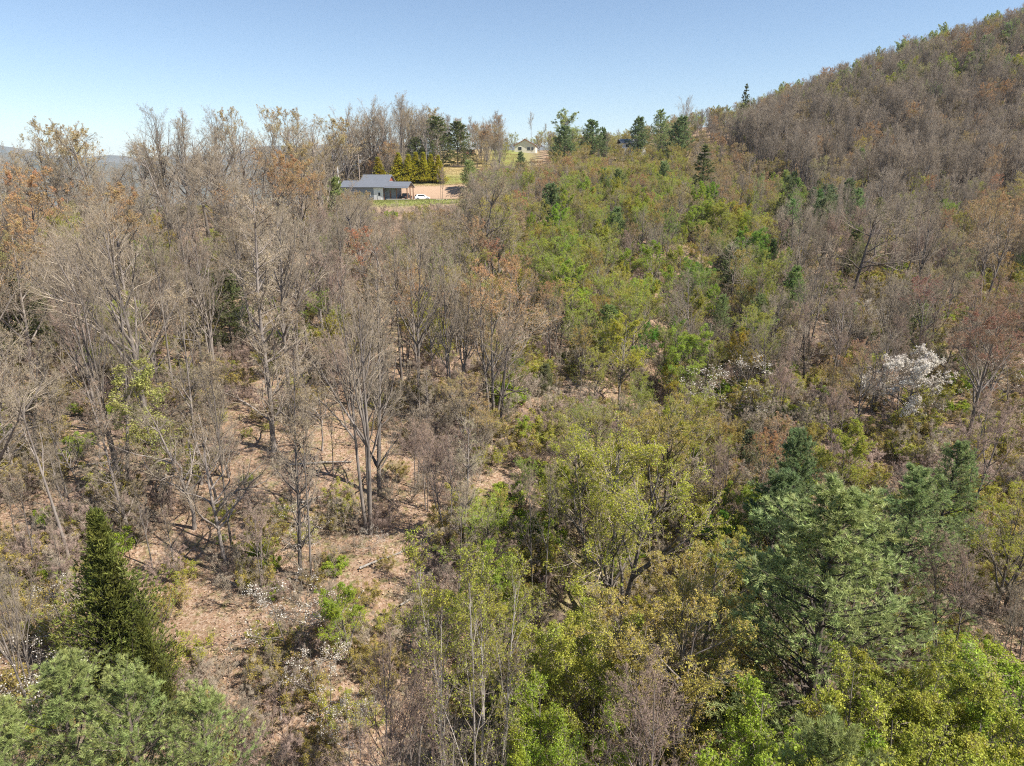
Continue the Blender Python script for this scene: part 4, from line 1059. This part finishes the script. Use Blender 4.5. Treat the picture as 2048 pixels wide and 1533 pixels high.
def pole(u, y, vt, label, arm=True, r=.14):
    x, _, zt = at(u, vt, y); zb = float(height(x, y)); h = zt-zb
    if not arm:
        o = cyl('post', (0, 0, h/2-.2), r, r*.8, h+.4, M['white'], None); o.location = (x, y, zb); o['label'] = label; o['category'] = 'post'; return
    o = empty('utility_pole', (x, y, zb), 0.3, label, 'utility pole')
    cyl('shaft', (0, 0, h/2-.3), r*1.3, r*.85, h+.6, M['pole'], o)
    box('crossarm', -.9, .9, -.06, .06, h-.5, h-.38, M['pole'], o)
    tf = cyl('transformer', (.38, 0, h-2.0), .26, .26, .8, M['steel'], o, None, 16); cyl('bushing', (.38, 0, h-1.5), .05, .03, .25, M['white'], tf, None, 8)
    for q in (-.75, .75): cyl('insulator', (q, 0, h-.28), .06, .04, .2, M['white'], o, None, 8)
pole(716, 205, 309, 'grey wooden utility pole with a transformer behind the house roof')
pole(675, 203, 334, 'short pale post among bare trunks near the utility pole', False, .16)
pole(930, 262, 306, 'thin white marker post in the straw field', False, .10)

x, y_, z = at(1050, 303, 312); z = float(height(x, y_))
wh_ = empty('cottage', (x, 312, z-.2), radians(-6), 'white gabled house on the hilltop beyond the scrub', 'house')
za = at(1050, 279, 312)[2]-z+.2
box('wall', -4.5, 4.5, 0, 12, 0, 3.4, M['cream'], wh_)
solid('gable_wall', [(-4.5, 3.38), (0, za-.1), (4.5, 3.38)], 0.0, .1, M['cream'], wh_, 'y')
for s in (-1, 1):
    solid('roof_slope', [(0, za+.12), (s*5.0, 3.15), (s*5.0, 2.97), (0, za-.06)], -.45, 12.4, M['roof_lt'], wh_, 'y')
    solid('barge_board', [(0, za+.1), (s*5.0, 3.13), (s*5.0, 2.88), (0, za-.15)], -.52, -.44, M['trim'], wh_, 'y')
window(wh_, -3.0, -1.4, 0.0, 1.2, 2.6); window(wh_, .9, 2.2, 0.0, 1.1, 2.5); window(wh_, 2.7, 3.7, 0, 1.2, 2.5)
box('foundation', -4.6, 4.6, -.1, 12.1, -1.5, .15, M['concrete'], wh_)

x, y_, z = at(941, 304, 296); z = float(height(x, 296))
sh = empty('shed', (x, 296, z-.1), radians(8), 'small dark shed with weathered roof in shade at the top of the straw field', 'shed')
box('wall', -1.8, 1.8, 0, 3, 0, 2.3, M['wood'], sh); gable_roof('roof', -2.1, 2.1, 0, 3, 2.3, 3.3, M['roof_lt'], sh, .1, .3)
box('door', -.6, .5, -.04, .02, 0, 2.0, M['roof_dk'], sh)
x, y_, z = at(1268, 292, 268); z = float(height(x, 268))-1.5; zt = at(1268, 277, 268)[2]
g2 = empty('farmhouse', (x, 268, z-.1), radians(4), 'low grey-roofed house almost hidden by scrub on the crest', 'house'); hh = max(4.2, zt-z)
box('wall', -4.6, 4.6, 0, 7, -1, hh-1.6, M['white'], g2); gable_roof('roof', -5.1, 5.1, 0, 7, hh-1.3, hh+.0, M['roof_lt'], g2, .16, .5)
window(g2, -3.2, -1.8, 0.0, hh-3.1, hh-1.9); window(g2, 1.2, 2.6, 0.0, hh-3.1, hh-1.9)

# heap of cut brush in the straw field
x, y_, z = at(912, 327, 250); z = float(height(x, 250)); mb = MB(); rr_ = np.random.default_rng(3); n = 420
A = np.stack([rr_.normal(size=n)*1.5, rr_.normal(size=n)*.8, np.abs(rr_.normal(size=n))*.35], 1); Dd = nrm(rr_.normal(size=(n, 3))*np.array([1, 1, .35]))
cones(mb, A, A+Dd*rr_.uniform(.6, 1.6, (n, 1)), 0.035)
o = link('brush_pile', mb.mesh('brush_pile', [M['bark_dark']])); o.location = (x, 250, z); o['label'] = 'dark heap of cut brush lying on the straw field'; o['category'] = 'brush pile'

# fallen logs and limbs on the litter
LOGS = [(600, 1010, 4.5, .12, 25), (430, 900, 5, .10, 160), (150, 940, 6, .11, 12), (700, 1230, 3.4, .07, 70), (560, 1395, 3.0, .06, 110), (780, 1120, 4.2, .09, 30), (480, 1180, 4.4, .08, 145), (330, 960, 3.6, .12, 100), (1120, 1000, 3.5, .09, 20), (850, 1190, 3.6, .07, 40), (90, 1120, 4.6, .08, 170), (640, 930, 5, .1, 5)]
LL_ = ['mossless pale log lying above the three-stemmed tree', 'fallen log lying across the slope near the thin pole tree', 'long fallen limb on litter by the slim pale leaning tree', 'short dead limb on litter beside the brightest low dogwood', 'thin fallen limb at the bottom of the open litter',
       'dead limb lying below the pinkish thicket tree', 'fallen branch between the olive cedar and the small bare tree', 'short stout log below the wide fan tree', 'bleached limb at the edge of the gully clearing', 'thin dead limb beside the pale-barked poplar', 'long thin limb on the brown litter beyond the olive cedar', 'fallen stem on litter among the mid-slope bare trees']
for (u, v, Ln, r, a), lab in zip(LOGS, LL_):
    hit = ground_hit(u, v)
    if not hit: continue
    x, y_, z = hit; mb = MB(); t_ = np.linspace(-.5, .5, 7)*Ln; aa = radians(a)
    px = x+t_*cos(aa); py = y_+t_*sin(aa); pz = height(px, py)+r*.8
    P_ = np.stack([px-x, py-y_, pz-z+rr_.normal(size=7)*.03], 1)[None]; R_ = (r*np.linspace(1, .45, 7))[None]
    tubes(mb, P_, R_, 7); tubes(mb, *grow(rr_, P_, R_, np.array([Ln]), 5, .3, .95, lambda t: .22+0*t, (30, 60), 3, .1, .03, .02)[:2], 4)
    o = link('fallen_log', mb.mesh('fallen_log', [M['bark_pale']])); o.location = (x, y_, z); o['label'] = lab; o['category'] = 'log'; o['group'] = 'fallen logs and limbs on the litter'
# ------------------------------------------------------------------ labels: each plant told apart by its look and its two closest landmarks
LM = [((262, 520), 'wide fan-limbed tree'), ((318, 800), 'pale green sapling'), ((228, 1180), 'olive cedar'), ((180, 1400), 'soft pines'), ((720, 780), 'three-stemmed bare tree'), ((520, 560), 'mid-slope twiggy tree'), ((893, 950), 'pinkish thicket tree'),
      ((945, 1250), 'pale-barked poplar'), ((1080, 1060), 'pair of slim trees'), ((1235, 1000), 'broad leafing tree'), ((1165, 1320), 'gully bush'), ((1655, 1180), 'big light pine'), ((1820, 1050), 'blue-green pine'), ((1690, 900), 'bright maple'),
      ((1820, 760), 'white dogwood'), ((1960, 730), 'rusty tree'), ((1720, 500), 'dark forked tree'), ((1985, 480), 'orange-budded tall tree'), ((1310, 560), 'fresh green tree'), ((1440, 640), 'round hillside pine'), ((1060, 560), 'orange-crowned tree'),
      ((1405, 340), 'dark hemlock'), ((1410, 420), 'lime green tree'), ((1515, 400), 'lime column tree'), ((1100, 400), 'small hillside pine'), ((1050, 290), 'white hilltop house'), ((1269, 283), 'grey-roofed crest house'), ((840, 390), 'white hatchback'),
      ((760, 375), 'carport house'), ((830, 335), 'arborvitae row'), ((716, 330), 'utility pole'), ((890, 270), 'dark field pines'), ((930, 330), 'straw field'), ((110, 290), 'tan skyline tree'), ((335, 290), 'twin-trunked skyline tree'), ((545, 260), 'brown skyline crowns'),
      ((770, 220), 'knoll wood'), ((575, 340), 'roofside orange crown'), ((40, 620), 'mossy bank'), ((640, 1340), 'brightest low dogwood'), ((600, 1080), 'sparse dogwood'), ((1320, 1330), 'brown-olive thicket'), ((1915, 1220), 'pinkish bare tree'), ((2020, 1400), 'lower corner bush'),
      ((1488, 185), 'black skyline conifer'), ((1700, 130), 'hill skyline'), ((1968, 95), 'high hill pine'), ((1650, 330), 'hill-foot trunks'), ((1850, 330), 'hill-foot wood'), ((1750, 230), 'mid-hill wood'), ((1950, 220), 'upper hill wood'), ((1330, 300), 'bushy skyline pine'), ((1130, 250), 'round skyline tree'),
      ((880, 640), 'split dark trunk'), ((1000, 720), 'leaning rusty tree'), ((1462, 730), 'olive-wood dogwood'), ((130, 900), 'brown litter slope'), ((1590, 900), 'small dark blue pine'), ((60, 400), 'rusty brown tree'), ((430, 1010), 'thin pole tree'), ((1200, 440), 'middle hillside scrub'), ((1600, 620), 'shaded brush hollow'),
      ((690, 480), 'white sunlit stems'), ((400, 470), 'half-hidden dark pine'), ((850, 480), 'lawn-edge wood'), ((1230, 740), 'olive hollow')]
LMP = []
for (u, v), nm in LM:
    h_ = ground_hit(u, v); LMP.append((u, v, nm))
cell = {}
ADJ = {'spread': 'spreading', 'tall': 'tall narrow', 'forked': 'many-stemmed', 'gnarled': 'crooked dark', 'slim': 'slim', 'fine': 'fine-twigged', 'budding': 'single-trunked', 'budding_stems': 'several-stemmed', 'leafing': 'airy yellow-green', 'leafing_round': 'rounded yellow-green', 'leafy': 'dense bright', 'pine_young': 'young', 'pine_near': 'soft', 'twiggy': 'side-shooting', 'crooked': 'crooked grey', 'round_oak': 'round-headed', 'pine_broad': 'broad',
       'brush_bare': 'grey twiggy', 'brush_red': 'reddish twiggy', 'brush_green': 'small-leaved', 'brush_leafy': 'leafy'}
for T in THINGS:
    if T['label']: continue
    ds = sorted((math.hypot(T['u']-a, (T['v']-b)*1.3), i) for i, (a, b, c) in enumerate(LMP))
    i, j = ds[0][1], ds[1][1]
    noun = {'bare_tree': 'bare tree', 'budding_tree': 'budding tree', 'leafing_tree': 'tree', 'green_tree': 'tree', 'pine_tree': 'pine', 'bare_shrub': 'shrub', 'green_shrub': 'green shrub'}[T['kind']]
    c = T['o'].children[0].color; cw = ''
    if T['kind'] == 'budding_tree': cw = 'rusty ' if c[1]/c[0] < .58 else ('brown-tipped ' if c[1]/c[0] < .63 else ('orange ' if c[1]/c[0] < .70 else 'tan '))
    if T['kind'] == 'pine_tree': cw = 'light ' if c[0] > .24 else 'dark '
    rel = 'above' if T['v'] < LMP[i][1]-25 else ('below' if T['v'] > LMP[i][1]+25 else 'beside')
    T['base'] = (f"{cw}{ADJ.get(T['pr'], '')} {noun}", rel, LMP[i][2], LMP[j][2])
    cell.setdefault(T['base'], []).append(T)
for base, L in cell.items():
    L.sort(key=lambda T: T['H'])
    sizes = {1: [''], 2: ['shorter ', 'taller '], 3: ['shortest ', 'middle-sized ', 'tallest ']}.get(len(L))
    for k, T in enumerate(L):
        g = None
        if sizes: s = sizes[k]
        else: s = 'low ' if k < len(L)/3 else ('middling ' if k < 2*len(L)/3 else 'big ')
        T['o']['label'] = f"{s}{base[0]} {base[1]} the {base[2]}, toward the {base[3]}".replace('yellow-green tree', 'fresh green tree' if T['kind'] == 'green_tree' else 'yellow-green tree').replace('many-stemmed bare', 'branching bare')
        T['o']['group'] = {'bare_tree': 'bare trees of the wood', 'budding_tree': 'budding trees of the wood', 'leafing_tree': 'yellow-green trees of the wood', 'green_tree': 'fresh green trees of the wood', 'pine_tree': 'pines scattered in the wood', 'bare_shrub': 'bare shrubs on the slope', 'green_shrub': 'leafy shrubs on the slope'}[T['kind']]
